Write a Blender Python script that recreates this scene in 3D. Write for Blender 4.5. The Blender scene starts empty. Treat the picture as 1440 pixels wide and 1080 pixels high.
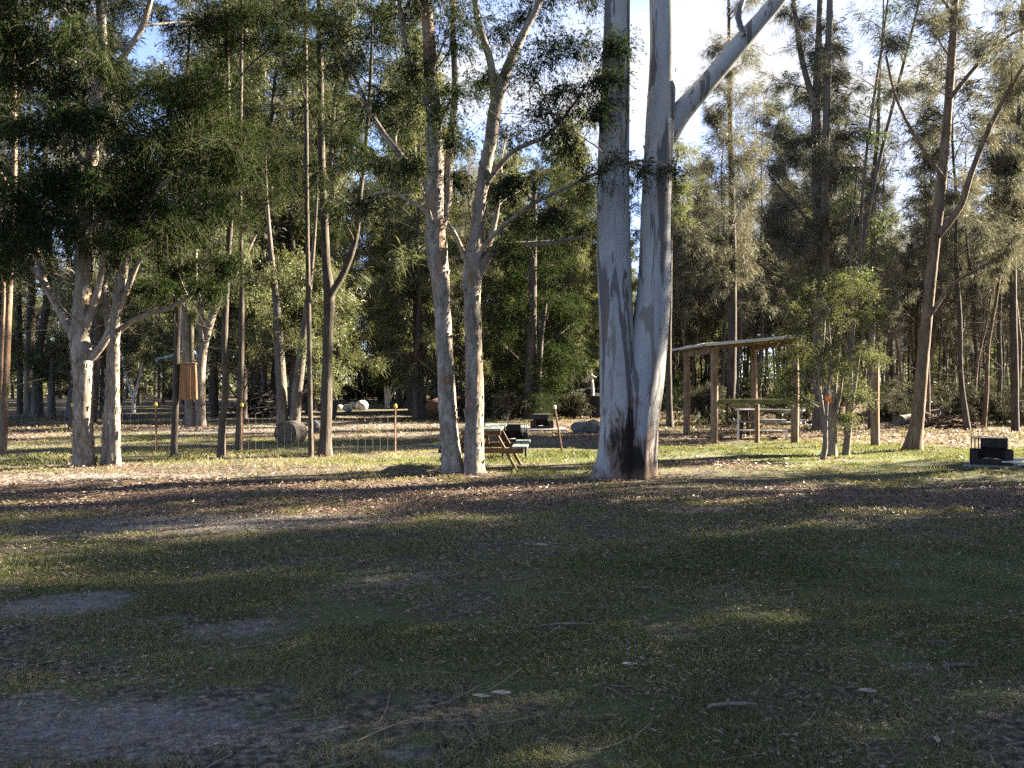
import bpy, math, random
import numpy as np
from mathutils import Vector, Matrix

RG = np.random.default_rng(11)
random.seed(5)
SC = bpy.context.scene
COL = SC.collection
F, HY, CH = 1320.0, 532.0, 1.6          # focal length (photo pixels), horizon row, eye height
SUN_AZ, SUN_EL = math.radians(22), math.radians(26)   # azimuth from +X towards +Y
CA, SA = math.cos(SUN_AZ), math.sin(SUN_AZ)

# ------------------------------------------------------------------ noise
def _hash(i, j, k):
    n = (i * 374761393 + j * 668265263 + k * 2147483647 + 1013904223) & 0xffffffff
    n = ((n ^ (n >> 13)) * 1274126177) & 0xffffffff
    n = n ^ (n >> 16)
    return (n & 0xffff) / 65535.0
def vnoise(p):
    p = np.asarray(p, float); f = np.floor(p); q = p - f; q = q * q * (3 - 2 * q)
    i = f.astype(np.int64); o = 0
    for a in (0, 1):
        for b in (0, 1):
            for c in (0, 1):
                w = (q[:, 0] if a else 1 - q[:, 0]) * (q[:, 1] if b else 1 - q[:, 1]) * (q[:, 2] if c else 1 - q[:, 2])
                o = o + w * _hash(i[:, 0] + a, i[:, 1] + b, i[:, 2] + c)
    return o
def fbm(p, oct=3):
    s, a, t = 0, 1.0, 0; p = np.asarray(p, float)
    for k in range(oct):
        s = s + a * vnoise(p * 2 ** k + 17.3 * k); t += a; a *= .5
    return s / t
def sstep(a, b, x):
    t = np.clip((x - a) / (b - a), 0, 1); return t * t * (3 - 2 * t)

# ------------------------------------------------------------------ ground shape
def gh(x, y):
    x = np.atleast_1d(np.asarray(x, float)); y = np.atleast_1d(np.asarray(y, float))
    p = np.stack([x * .35, y * .35, x * 0], 1); q = np.stack([x * 1.6, y * 1.6, x * 0 + 9], 1)
    z = (fbm(p, 2) - .5) * .10 + (fbm(q, 2) - .5) * .025
    z = z * sstep(-2, 3, np.abs(y) + 3) 
    z = z + .65 * np.exp(-((y - 36 - .05 * x) / 2.6) ** 2) * sstep(9, 13, x)
    z = z + .10 * np.exp(-((x - 4.6) / 1.2) ** 2 - ((y - 19.6) / .9) ** 2)
    z = z + .07 * np.exp(-((x + 5.7) / .8) ** 2 - ((y - 14.2) / .35) ** 2)
    return z
def G(px, py):
    d = F * CH / (py - HY); return np.array([(px - 720) / F * d, d, 0.0])
def P(px, py, d):
    return np.array([(px - 720) / F * d, d, CH - (py - HY) / F * d])
def onground(px, d):
    x = (px - 720) / F * d; return np.array([x, d, float(gh(x, d)[0])])

# ------------------------------------------------------------------ mesh accumulator
class Acc:
    def __init__(s): s.v, s.n, s.f = [], 0, []
    def add(s, V, faces, tint=None, mat=0):
        V = np.asarray(V, float).reshape(-1, 3); faces = np.asarray(faces, np.int64)
        m = len(faces)
        t = np.full(m, .5) if tint is None else np.broadcast_to(np.asarray(tint, float), (m,))
        s.f.append((faces + s.n, t, mat)); s.v.append(V); s.n += len(V)
    def raw(s):
        return np.concatenate(s.v) if s.v else np.zeros((0, 3))
    def mesh(s, name, smooth=False, origin=(0, 0, 0)):
        V = s.raw() - np.asarray(origin, float)
        me = bpy.data.meshes.new(name)
        me.vertices.add(len(V)); me.vertices.foreach_set('co', V.ravel())
        nl = sum(f.size for f, _, _ in s.f); nf = sum(len(f) for f, _, _ in s.f)
        me.loops.add(nl); me.polygons.add(nf)
        if nf:
            me.loops.foreach_set('vertex_index', np.concatenate([f.ravel() for f, _, _ in s.f]).astype(np.int32))
            sizes = np.concatenate([np.full(len(f), f.shape[1]) for f, _, _ in s.f])
            me.polygons.foreach_set('loop_start', (np.cumsum(sizes) - sizes).astype(np.int32))
            me.polygons.foreach_set('material_index', np.concatenate([np.full(len(f), m) for f, _, m in s.f]).astype(np.int32))
            me.polygons.foreach_set('use_smooth', np.full(nf, smooth))
            a = me.attributes.new('tint', 'FLOAT', 'FACE')
            a.data.foreach_set('value', np.concatenate([t for _, t, _ in s.f]).astype(np.float32))
        me.update(calc_edges=True); me.validate()
        return me
    def obj(s, name, mats, parent=None, origin=(0, 0, 0), smooth=False, bevel=0):
        me = s.mesh(name, smooth, origin)
        for m in (mats if isinstance(mats, (list, tuple)) else [mats]): me.materials.append(m)
        o = bpy.data.objects.new(name, me); COL.objects.link(o)
        if parent is not None: o.parent = parent
        else: o.location = origin
        if bevel:
            b = o.modifiers.new('bevel', 'BEVEL'); b.width = bevel; b.segments = 2; b.limit_method = 'ANGLE'
        return o

def tag(o, label=None, cat=None, group=None, kind=None):
    if label: o['label'] = label
    if cat: o['category'] = cat
    if group: o['group'] = group
    if kind: o['kind'] = kind
    return o
def thing(name, label, cat, loc, group=None, rz=0.0):
    o = bpy.data.objects.new(name, None); COL.objects.link(o)
    o.location = loc; o.rotation_euler = (0, 0, rz); o.empty_display_size = .2
    return tag(o, label, cat, group)
def copy_tree(o, parent=None):
    c = o.copy(); COL.objects.link(c)
    if parent is not None: c.parent = parent
    for ch in list(o.children): copy_tree(ch, c)
    return c

# ------------------------------------------------------------------ shapes
BOXF = np.array([[0, 1, 3, 2], [4, 6, 7, 5], [0, 4, 5, 1], [2, 3, 7, 6], [0, 2, 6, 4], [1, 5, 7, 3]])
def box(acc, c, size, rot=None, taper=1.0, mat=0, tint=None):
    s = np.asarray(size, float) / 2
    V = np.array([[x, y, z] for x in (-1, 1) for y in (-1, 1) for z in (-1, 1)], float) * s
    V[V[:, 2] > 0, :2] *= taper
    if rot is not None: V = V @ np.asarray(rot).T
    acc.add(V + np.asarray(c, float), BOXF, tint, mat)
def rotm(axis, ang): return np.array(Matrix.Rotation(ang, 3, axis))
def beam(acc, a, b, w, h, mat=0, up=(0, 0, 1), tint=None):
    a, b = np.asarray(a, float), np.asarray(b, float); t = b - a; L = np.linalg.norm(t); t /= L
    up = np.asarray(up, float); s = np.cross(t, up); s /= np.linalg.norm(s); u = np.cross(s, t)
    box(acc, (a + b) / 2, (L, w, h), np.stack([t, s, u], 1), mat=mat, tint=tint)
def resample(pts, rad, step):
    pts, rad = np.asarray(pts, float), np.asarray(rad, float)
    X = np.concatenate([pts, rad[:, None]], 1); out = []
    E = np.concatenate([[2 * X[0] - X[1]], X, [2 * X[-1] - X[-2]]])
    for i in range(len(X) - 1):
        p0, p1, p2, p3 = E[i:i + 4]; L = np.linalg.norm((p2 - p1)[:3]); n = max(2, int(L / step))
        t = np.linspace(0, 1, n, endpoint=False)[:, None]
        out.append(.5 * (2 * p1 + (p2 - p0) * t + (2 * p0 - 5 * p1 + 4 * p2 - p3) * t * t + (3 * p1 - p0 - 3 * p2 + p3) * t ** 3))
    out.append(X[-1:]); X = np.concatenate(out)
    return X[:, :3], np.maximum(X[:, 3], .002)
def frames(p):
    t = np.gradient(p, axis=0); t /= np.linalg.norm(t, axis=1)[:, None] + 1e-9
    m = np.abs(t.mean(0)); ref = np.zeros(3); ref[int(np.argmin(m))] = 1.0
    u = np.cross(t, ref); u /= np.linalg.norm(u, axis=1)[:, None] + 1e-9
    return t, u, np.cross(t, u)
def tube(acc, pts, rad, sides=8, amp=0.0, fs=(3, 3, 1), lob=0.0, seed=0.0, cap=False, mat=0):
    p = np.asarray(pts, float); r = np.asarray(rad, float); n = len(p)
    _, u, v = frames(p)
    a = np.linspace(0, 2 * np.pi, sides, endpoint=False)
    c, s = np.cos(a)[None, :, None], np.sin(a)[None, :, None]
    D = u[:, None] * c + v[:, None] * s
    R = np.repeat(r[:, None], sides, 1)
    if amp:
        q = (p[:, None] + D * r[:, None, None]).reshape(-1, 3) * np.asarray(fs) + seed
        R = R * (1 + amp * (fbm(q, 3).reshape(n, sides) - .5) * 2)
    if lob:
        base = np.clip(1 - np.arange(n) / (n * .12), 0, 1)[:, None]
        R = R * (1 + lob * base * np.sin(a * 5 + seed)[None])
    V = (p[:, None] + D * R[:, :, None]).reshape(-1, 3)
    i = np.arange(n - 1)[:, None] * sides; j = np.arange(sides)[None]; j2 = (j + 1) % sides
    q = np.stack([i + j, i + j2, i + sides + j2, i + sides + j], -1).reshape(-1, 4)
    acc.add(V, q, None, mat)
    if cap:
        for e in (0, n - 1):
            ring = e * sides + np.arange(sides)
            acc.add(np.concatenate([V[ring], p[e:e + 1]]), np.stack([np.arange(sides), (np.arange(sides) + 1) % sides, np.full(sides, sides)], 1), None, mat)
    return acc
def tubes(acc, PP, RR, sides=3, mat=0):                # many little tubes at once: PP (M,N,3), RR (M,N)
    M, N, _ = PP.shape
    if not M: return
    t = np.gradient(PP, axis=1); t /= np.linalg.norm(t, axis=2)[..., None] + 1e-9
    ref = np.where(np.abs(t[:, :, 2:3]).mean(1, keepdims=True) > .75, np.array([1., 0, 0]), np.array([0, 0, 1.]))
    u = np.cross(t, np.broadcast_to(ref, t.shape)); u /= np.linalg.norm(u, axis=2)[..., None] + 1e-9
    v = np.cross(t, u)
    a = np.linspace(0, 2 * np.pi, sides, endpoint=False)
    V = PP[:, :, None] + (u[:, :, None] * np.cos(a)[:, None] + v[:, :, None] * np.sin(a)[:, None]) * RR[:, :, None, None]
    m = np.arange(M)[:, None, None] * N * sides; i = np.arange(N - 1)[None, :, None] * sides; j = np.arange(sides)[None, None]
    j2 = (j + 1) % sides; b = m + i
    acc.add(V.reshape(-1, 3), np.stack([b + j, b + j2, b + sides + j2, b + sides + j], -1).reshape(-1, 4), None, mat)
def bez(a, m, b, n=4):
    t = np.linspace(0, 1, n)[None, :, None]
    return a[:, None] * (1 - t) ** 2 + 2 * m[:, None] * t * (1 - t) + b[:, None] * t * t
def unit(v): return v / (np.linalg.norm(v, axis=-1, keepdims=True) + 1e-9)
def leaves(acc, pos, dirs, L, W, rng, tint, jit=.35):      # lens-shaped quads
    n = len(pos)
    if not n: return
    l = L * rng.uniform(1 - jit, 1 + jit, n)[:, None]; w = W * rng.uniform(1 - jit, 1 + jit, n)[:, None]
    d = unit(dirs); s = unit(np.cross(d, rng.normal(size=(n, 3)))); nn = np.cross(d, s)
    a = pos; b = pos + d * l * .5 + s * w * .5 + nn * l * .06; c = pos + d * l; e = pos + d * l * .5 - s * w * .5 + nn * l * .06
    acc.add(np.stack([a, b, c, e], 1).reshape(-1, 3), np.arange(n * 4).reshape(-1, 4), tint)
def needles(acc, pos, dirs, L, W, rng, tint):
    n = len(pos)
    if not n: return
    l = L * rng.uniform(.5, 1.4, n)[:, None]; d = unit(dirs); s = unit(np.cross(d, rng.normal(size=(n, 3)))) * W * .5
    m = pos + d * l * .5; tip = m + unit(d + np.array([0, 0, -.55])) * l * .5
    V = np.stack([pos - s * .6, pos + s * .6, m + s, tip, m - s], 1).reshape(-1, 3)
    acc.add(V, np.arange(n * 5).reshape(-1, 5), tint)

# ------------------------------------------------------------------ materials
class NM:
    def __init__(s, name):
        s.m = bpy.data.materials.new(name); s.m.use_nodes = True; s.t = s.m.node_tree; s.t.nodes.clear()
        s.out = s.t.nodes.new('ShaderNodeOutputMaterial')
    def n(s, typ, **kw):
        x = s.t.nodes.new('ShaderNode' + typ)
        for k, v in kw.items(): setattr(x, k, v)
        return x
    def put(s, sock, v):
        if isinstance(v, bpy.types.NodeSocket): s.t.links.new(v, sock)
        elif v is not None: sock.default_value = v
    def pos(s, scale=(1, 1, 1), obj=True, loc=(0, 0, 0)):
        if obj: o = s.n('TexCoord').outputs['Object']
        else: o = s.n('NewGeometry').outputs['Position']
        mp = s.n('Mapping'); mp.inputs['Scale'].default_value = scale; mp.inputs['Location'].default_value = loc
        s.put(mp.inputs['Vector'], o); return mp.outputs[0]
    def noise(s, vec, scale, detail=3, rough=.55, dist=0):
        x = s.n('TexNoise'); s.put(x.inputs['Vector'], vec); x.inputs['Scale'].default_value = scale
        x.inputs['Detail'].default_value = detail; x.inputs['Roughness'].default_value = rough; x.inputs['Distortion'].default_value = dist
        return x.outputs['Fac']
    def ramp(s, fac, stops, interp='LINEAR'):
        x = s.n('ValToRGB'); x.color_ramp.interpolation = interp; e = x.color_ramp.elements
        while len(e) < len(stops): e.new(.5)
        for k, (p, c) in enumerate(stops):
            e[k].position = p; e[k].color = (*c, 1) if not isinstance(c, (int, float)) else (c, c, c, 1)
        s.put(x.inputs[0], fac); return x.outputs[0]
    def mix(s, fac, a, b, mode='MIX'):
        x = s.n('Mix', data_type='RGBA', blend_type=mode)
        s.put(x.inputs[0], fac); s.put(x.inputs[6], (*a, 1) if isinstance(a, tuple) else a); s.put(x.inputs[7], (*b, 1) if isinstance(b, tuple) else b)
        return x.outputs[2]
    def math(s, op, a, b=None, c=None, clamp=False):
        x = s.n('Math', operation=op, use_clamp=clamp); s.put(x.inputs[0], a)
        if b is not None: s.put(x.inputs[1], b)
        if c is not None: s.put(x.inputs[2], c)
        return x.outputs[0]
    def attr(s, name):
        x = s.n('Attribute'); x.attribute_name = name; return x.outputs['Fac']
    def sep(s, vec):
        x = s.n('SeparateXYZ'); s.put(x.inputs[0], vec); return x.outputs
    def bump(s, h, strength=.5, dist=.02):
        x = s.n('Bump'); x.inputs['Strength'].default_value = strength; x.inputs['Distance'].default_value = dist
        s.put(x.inputs['Height'], h); return x.outputs[0]
    def principled(s, color, rough=.8, normal=None, metal=0.0, spec=.3):
        b = s.n('BsdfPrincipled'); s.put(b.inputs['Base Color'], (*color, 1) if isinstance(color, tuple) else color)
        s.put(b.inputs['Roughness'], rough); b.inputs['Metallic'].default_value = metal; b.inputs['Specular IOR Level'].default_value = spec
        if normal is not None: s.put(b.inputs['Normal'], normal)
        s.put(s.out.inputs['Surface'], b.outputs[0]); return s.m

def bark(name, cols, streak=None, vs=4.0, zs=.35, bump=.7, rnd=0.15, extra=None, lichen=None):
    m = NM(name); p = m.pos((1, 1, zs)); n1 = m.noise(p, vs, 5, .65, .6); n2 = m.noise(p, vs * 5, 4, .6)
    v = m.math('ADD', m.math('MULTIPLY', n1, .65), m.math('MULTIPLY', n2, .35))
    c = m.ramp(v, [(.32, cols[0]), (.47, cols[1]), (.62, cols[2])])
    if streak: c = m.mix(m.ramp(m.noise(m.pos((1, 1, zs * .6), loc=(4, 2, 7)), vs * .8, 4), [(.58, 0.), (.68, 1.)]), c, streak)
    if lichen: c = m.mix(m.ramp(m.noise(m.pos((1, 1, .8), loc=(9, 3, 1)), vs * 1.7, 5), [(.60, 0.), (.66, .8)]), c, lichen)
    if extra: c = extra(m, c)
    oi = m.n('ObjectInfo').outputs['Random']
    c = m.mix(m.math('MULTIPLY', oi, rnd * 2), c, (cols[0][0] * .6, cols[0][1] * .6, cols[0][2] * .6))
    return m.principled(c, .9, m.bump(v, bump, .03), spec=.15)
def leafmat(name, cols, trans=.4, gloss=.025, objvar=.25, tb=.62):
    m = NM(name); t = m.attr('tint'); oi = m.n('ObjectInfo').outputs['Random']
    c = m.ramp(t, [(i / (len(cols) - 1), k) for i, k in enumerate(cols)])
    c = m.mix(m.math('MULTIPLY', oi, objvar), c, tuple(x * y for x, y in zip(cols[0], (1.2, 1.0, .9))))
    d = m.n('BsdfDiffuse'); m.put(d.inputs[0], c)
    tr = m.n('BsdfTranslucent'); m.put(tr.inputs[0], m.mix(1.0, c, (1.0, 1.0, tb), 'MULTIPLY'))
    g = m.n('BsdfGlossy'); g.inputs['Roughness'].default_value = .45; g.inputs[0].default_value = (.8, .8, .8, 1)
    a = m.n('MixShader'); a.inputs[0].default_value = trans; m.put(a.inputs[1], d.outputs[0]); m.put(a.inputs[2], tr.outputs[0])
    b = m.n('MixShader'); b.inputs[0].default_value = gloss; m.put(b.inputs[1], a.outputs[0]); m.put(b.inputs[2], g.outputs[0])
    m.put(m.out.inputs[0], b.outputs[0]); return m.m
def wood(name, cols, axis_scale=(3, 3, 25), bump=.3, rough=.8):
    m = NM(name); n1 = m.noise(m.pos(axis_scale), 2.2, 5, .6, .3); n2 = m.noise(m.pos((1, 1, 1), loc=(3, 1, 2)), 5, 3)
    v = m.math('ADD', m.math('MULTIPLY', n1, .6), m.math('MULTIPLY', n2, .4))
    return m.principled(m.ramp(v, [(.35, cols[0]), (.5, cols[1]), (.65, cols[2])]), rough, m.bump(n1, bump, .01), spec=.2)
def rock(name, cols, scale=4):
    m = NM(name); n1 = m.noise(m.pos(), scale, 6, .65); n2 = m.noise(m.pos(), scale * 6, 4)
    v = m.math('ADD', m.math('MULTIPLY', n1, .6), m.math('MULTIPLY', n2, .4))
    return m.principled(m.ramp(v, [(.35, cols[0]), (.52, cols[1]), (.65, cols[2])]), .9, m.bump(v, .6, .05))

M = {}
M['paper'] = bark('paperbark_bark', [(.058, .044, .032), (.152, .126, .098), (.27, .236, .19)], streak=(.20, .115, .065), vs=7, zs=.30, bump=.8)
M['paper_far'] = bark('pale_bark', [(.06, .045, .033), (.135, .11, .085), (.23, .19, .15)], vs=5, zs=.3, bump=.6)
def gum_extra(m, c):
    p = m.pos(); x, y, z = m.sep(p)
    c = m.mix(m.ramp(m.noise(m.pos((1, 1, .6)), 34, 5, .7), [(.35, .3), (.6, 0.)]), c, (.10, .095, .09))
    c = m.mix(m.ramp(m.noise(m.pos((1, 1, .25), loc=(3, 8, 2)), 1.1, 4, .6), [(.45, 0.), (.7, .55)]), c, (.30, .27, .225))
    # long peeled streaks of grey-brown bark
    n = m.noise(m.pos((1.6, 1.6, .16), loc=(2, 5, 1)), 2.6, 5, .6, .8)
    c = m.mix(m.ramp(n, [(.55, 0.), (.575, .85)]), c, (.060, .052, .048))
    n = m.noise(m.pos((2.2, 2.2, .22), loc=(7, 1, 3)), 2.4, 4, .6, .5)
    c = m.mix(m.ramp(n, [(.60, 0.), (.63, .7)]), c, (.105, .082, .062))
    # small dark knots
    v = m.n('TexVoronoi'); v.inputs['Scale'].default_value = 2.2; m.put(v.inputs['Vector'], m.pos((1, 1, .7)))
    c = m.mix(m.ramp(v.outputs['Distance'], [(.07, .9), (.12, 0.)]), c, (.05, .04, .035))
    # old fire scar at the foot of the bole, a shape of its own
    nn = m.noise(m.pos((1.7, 1.7, .38), loc=(1, 0, 0)), 2.6, 7, .72, .7)
    w = m.math('SUBTRACT', 1.0, m.math('MULTIPLY', m.math('ABSOLUTE', m.math('SUBTRACT', x, .33)), 2.1))
    h = m.math('SUBTRACT', 1.05, z)
    k = m.math('ADD', m.math('ADD', .12, m.math('MULTIPLY', m.math('MINIMUM', h, w), 1.1)), m.math('MULTIPLY', m.math('SUBTRACT', nn, .5), 4.4))
    k = m.math('MULTIPLY', k, m.math('GREATER_THAN', w, -.25))
    c = m.mix(m.ramp(k, [(.05, 0.), (.22, .75)]), c, (.13, .075, .05))
    c = m.mix(m.ramp(k, [(.24, 0.), (.55, 1.)]), c, (.014, .011, .010))
    lo = m.math('ADD', z, m.math('MULTIPLY', m.math('SUBTRACT', nn, .5), .9))
    c = m.mix(m.ramp(lo, [(.02, .85), (.22, 0.)]), c, (.10, .065, .045))
    return c
M['gum'] = bark('smooth_gum_bark', [(.155, .155, .154), (.205, .210, .214), (.25, .257, .264)], vs=1.6, zs=.35, bump=.18, extra=gum_extra, rnd=0)
M['dark'] = bark('dark_furrowed_bark', [(.022, .018, .014), (.055, .044, .034), (.105, .086, .068)], vs=9, zs=.22, bump=1.0)
M['brown'] = bark('brown_bark', [(.045, .029, .019), (.11, .074, .048), (.19, .135, .092)], vs=8, zs=.22, bump=1.0)
M['grey'] = bark('grey_bark', [(.038, .031, .025), (.088, .073, .058), (.16, .135, .11)], vs=8, zs=.22, bump=.9)
M['twig'] = bark('twig_bark', [(.035, .026, .018), (.065, .05, .036), (.10, .08, .06)], vs=9, zs=.5, bump=.2)
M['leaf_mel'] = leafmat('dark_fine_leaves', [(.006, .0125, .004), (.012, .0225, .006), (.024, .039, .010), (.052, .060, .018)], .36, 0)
M['leaf_tea'] = leafmat('olive_fine_leaves', [(.055, .068, .024), (.092, .106, .036), (.13, .14, .052), (.17, .16, .07)], .42)
M['leaf_oak'] = leafmat('she_oak_needles', [(.055, .055, .036), (.092, .089, .058), (.135, .126, .086), (.19, .165, .125)], .42, tb=.85)
M['leaf_oakg'] = leafmat('green_she_oak_needles', [(.052, .060, .030), (.092, .100, .049), (.125, .13, .064), (.18, .17, .092)], .5)
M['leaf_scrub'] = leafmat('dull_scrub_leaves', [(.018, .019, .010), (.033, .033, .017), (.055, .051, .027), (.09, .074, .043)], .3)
M['leaf_gum'] = leafmat('gum_leaves', [(.035, .055, .024), (.06, .085, .032), (.09, .11, .042), (.12, .12, .05)], .35)
M['leaf_bright'] = leafmat('bright_leaves', [(.06, .09, .022), (.10, .135, .032), (.14, .17, .045), (.18, .19, .065)], .45)
M['grass'] = leafmat('grass_blades', [(.049, .056, .023), (.116, .126, .042), (.155, .147, .066), (.25, .215, .13)], .42, .02, 0)
M['litter'] = leafmat('dead_leaves', [(.052, .031, .021), (.112, .069, .045), (.16, .108, .072), (.22, .175, .13)], .15, .05, 0)
M['grit'] = leafmat('sandy_grit', [(.07, .06, .05), (.14, .125, .105), (.24, .22, .19)], 0, .0, 0)
M['timber'] = wood('weathered_timber', [(.085, .052, .03), (.16, .102, .062), (.25, .17, .11)], (4, 4, .5))
M['table_top'] = wood('faded_green_planks', [(.06, .075, .066), (.10, .118, .104), (.15, .168, .146)], (8, 1, 8), .25, .6)
M['table_leg'] = wood('brown_table_timber', [(.042, .024, .014), (.08, .046, .025), (.125, .075, .042)], (3, 3, 3))
M['grey_plank'] = wood('grey_planks', [(.10, .097, .09), (.16, .155, .145), (.24, .23, .215)], (8, 1, 8), .25, .6)
M['mossy'] = wood('mossy_rail', [(.06, .06, .022), (.105, .095, .035), (.16, .135, .06)], (2, 6, 6))
M['nestbox'] = wood('orange_stained_boards', [(.13, .066, .03), (.20, .108, .05), (.28, .165, .085)], (7, 7, .5), .05)
M['steel'] = rock('sooty_steel', [(.008, .007, .007), (.018, .014, .012), (.05, .028, .018)], 5)
M['rust'] = rock('rusty_picket', [(.055, .03, .02), (.13, .07, .045), (.22, .13, .085)], 9)
M['yellow'] = rock('yellow_cap_plastic', [(.50, .34, .04), (.62, .45, .06), (.70, .53, .10)], 6)
M['cream'] = rock('cream_cap_plastic', [(.50, .42, .26), (.60, .52, .34), (.68, .6, .42)], 6)
M['wire'] = NM('galvanised_wire').principled((.16, .15, .13), .6, metal=.4)
M['concrete'] = rock('concrete', [(.12, .115, .108), (.18, .175, .165), (.25, .245, .23)], 5)
M['pale_rock'] = rock('pale_sandstone', [(.38, .34, .28), (.52, .48, .41), (.64, .60, .53)], 3)
M['grey_rock'] = rock('grey_fieldstone', [(.045, .042, .037), (.09, .085, .077), (.16, .155, .142)], 4)
M['charcoal'] = rock('blackened_wood', [(.007, .006, .005), (.014, .011, .009), (.032, .025, .02)], 5)
M['redmound'] = rock('red_leaf_mulch', [(.07, .032, .018), (.15, .075, .042), (.26, .15, .09)], 7)
M['cutwood'] = rock('sawn_end_grain', [(.06, .042, .026), (.10, .072, .045), (.15, .11, .07)], 6)
M['deadwood'] = rock('bleached_dead_wood', [(.38, .35, .31), (.52, .49, .44), (.64, .61, .56)], 6)
M['tarp'] = rock('pale_blue_tarpaulin', [(.30, .38, .44), (.38, .47, .53), (.46, .55, .60)], 2)
M['orange'] = rock('orange_ribbon', [(.55, .14, .03), (.66, .19, .04), (.72, .25, .06)], 8)
M['roof'] = rock('weathered_roof_iron', [(.26, .245, .22), (.40, .385, .36), (.52, .50, .47)], 2.5)
M['pale_leaf'] = rock('pale_dry_leaf', [(.15, .12, .09), (.24, .20, .16), (.33, .29, .24)], 8)
M['ash'] = rock('ash_grey', [(.10, .098, .095), (.2, .195, .19), (.32, .31, .30)], 8)

# ------------------------------------------------------------------ ground
def ell(x, y, cx, cy, rx, ry, rot=0.0):
    c, s = math.cos(rot), math.sin(rot); u = (x - cx) * c + (y - cy) * s; v = -(x - cx) * s + (y - cy) * c
    return np.clip(1.25 - np.sqrt((u / rx) ** 2 + (v / ry) ** 2), 0, 1)
SAND = []
for px, py, rx, ry, rot, amp in [(95, 850, .55, .42, .5, .9), (335, 888, .42, .28, .2, .75), (210, 872, .35, .14, .2, .5), (150, 1030, .72, .42, 0., 1.0), (330, 1040, .5, .3, 0., .6),
                            (330, 990, .35, .2, 0., .45), (30, 1000, .35, .3, 0., .7), (40, 672, 3.4, 1.0, .12, 1.0), (290, 735, 2.3, .7, .1, .75), (980, 718, .62, .4, -.1, .9),
                            (560, 815, .35, .28, 0., .6), (575, 1072, .12, .09, 0., .8), (1295, 945, .22, .13, 0., .6), (660, 718, 1.0, .35, 0., .45), (700, 655, 1.2, .5, 0, .5), (460, 690, 1.6, .35, 0, .5),
                            (600, 628, 2.5, .8, 0, .45), (700, 668, 1.2, .4, 0, .3), (150, 585, 9, 2.4, .05, .9), (180, 567, 14, 3.5, .05, .9), (70, 612, 3, 1.0, 0, .5), (300, 606, 5, 1.6, .05, .75), (480, 598, 5, 2.2, 0, .75), (330, 588, 7, 2.0, 0, .8), (600, 612, 3, 1.2, 0, .6), (560, 582, 5, 3, 0, .6), (800, 622, 2.5, 1.0, 0, .55)]:
    g = G(px, py); SAND.append((g[0], g[1], rx, ry, rot, amp))
def sand_f(x, y):
    s = np.zeros_like(x)
    for cx, cy, rx, ry, rot, a in SAND: s = np.maximum(s, a * np.clip(ell(x, y, cx, cy, rx, ry, rot) * 1.6, 0, 1))
    return s
BOLES = [(1.75, 14.6, 1.3), (-.95, 15.4, .8), (-.6, 15.3, .8), (-7.9, 17, .8), (-7.2, 17.1, .8), (-3.85, 19.3, .6), (8.6, 20.3, .9), (6.4, 18.6, .6)]
def litter_f(x, y):
    p = np.stack([x * .45, y * .8, x * 0 + 3], 1); n = fbm(p, 3)
    band = np.exp(-((y - 12.8 + .05 * x) / 2.0) ** 2) * (.62 + .3 * sstep(-2, 5, -x) + .25 * sstep(3, 6, x))
    back = sstep(22.5, 25, y) * (.42 + .22 * sstep(0, 6, x))
    right = .5 * ell(x, y, 9, 12.5, 3.5, 2.2) + .7 * ell(x, y, 3.9, 18.2, 1.6, 1.8) + .55 * ell(x, y, 11, 22.5, 3, 2.0)
    for bx, by, br in BOLES: right = np.maximum(right, .8 * ell(x, y, bx, by, br, br * .7))
    return np.clip(np.maximum(band, np.maximum(back, right)) + (n - .5) * .95, 0, 1)
def green_f(x, y):
    p = np.stack([x * .5, y * .5, x * 0 + 8], 1); n = fbm(p, 3)
    g = .9 * ell(x, y, 7.5, 20, 5.5, 3.6) + .7 * ell(x, y, .3, 15.4, 2.0, .9) + .55 * ell(x, y, 0.5, 19.0, 3, 1.6) + .5 * ell(x, y, -6, 18.2, 7, .9) + .5 * ell(x, y, 3, 7.5, 3, 2.5)
    return np.clip(g + (n - .5) * 1.2 + .25, 0, 1)

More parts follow.
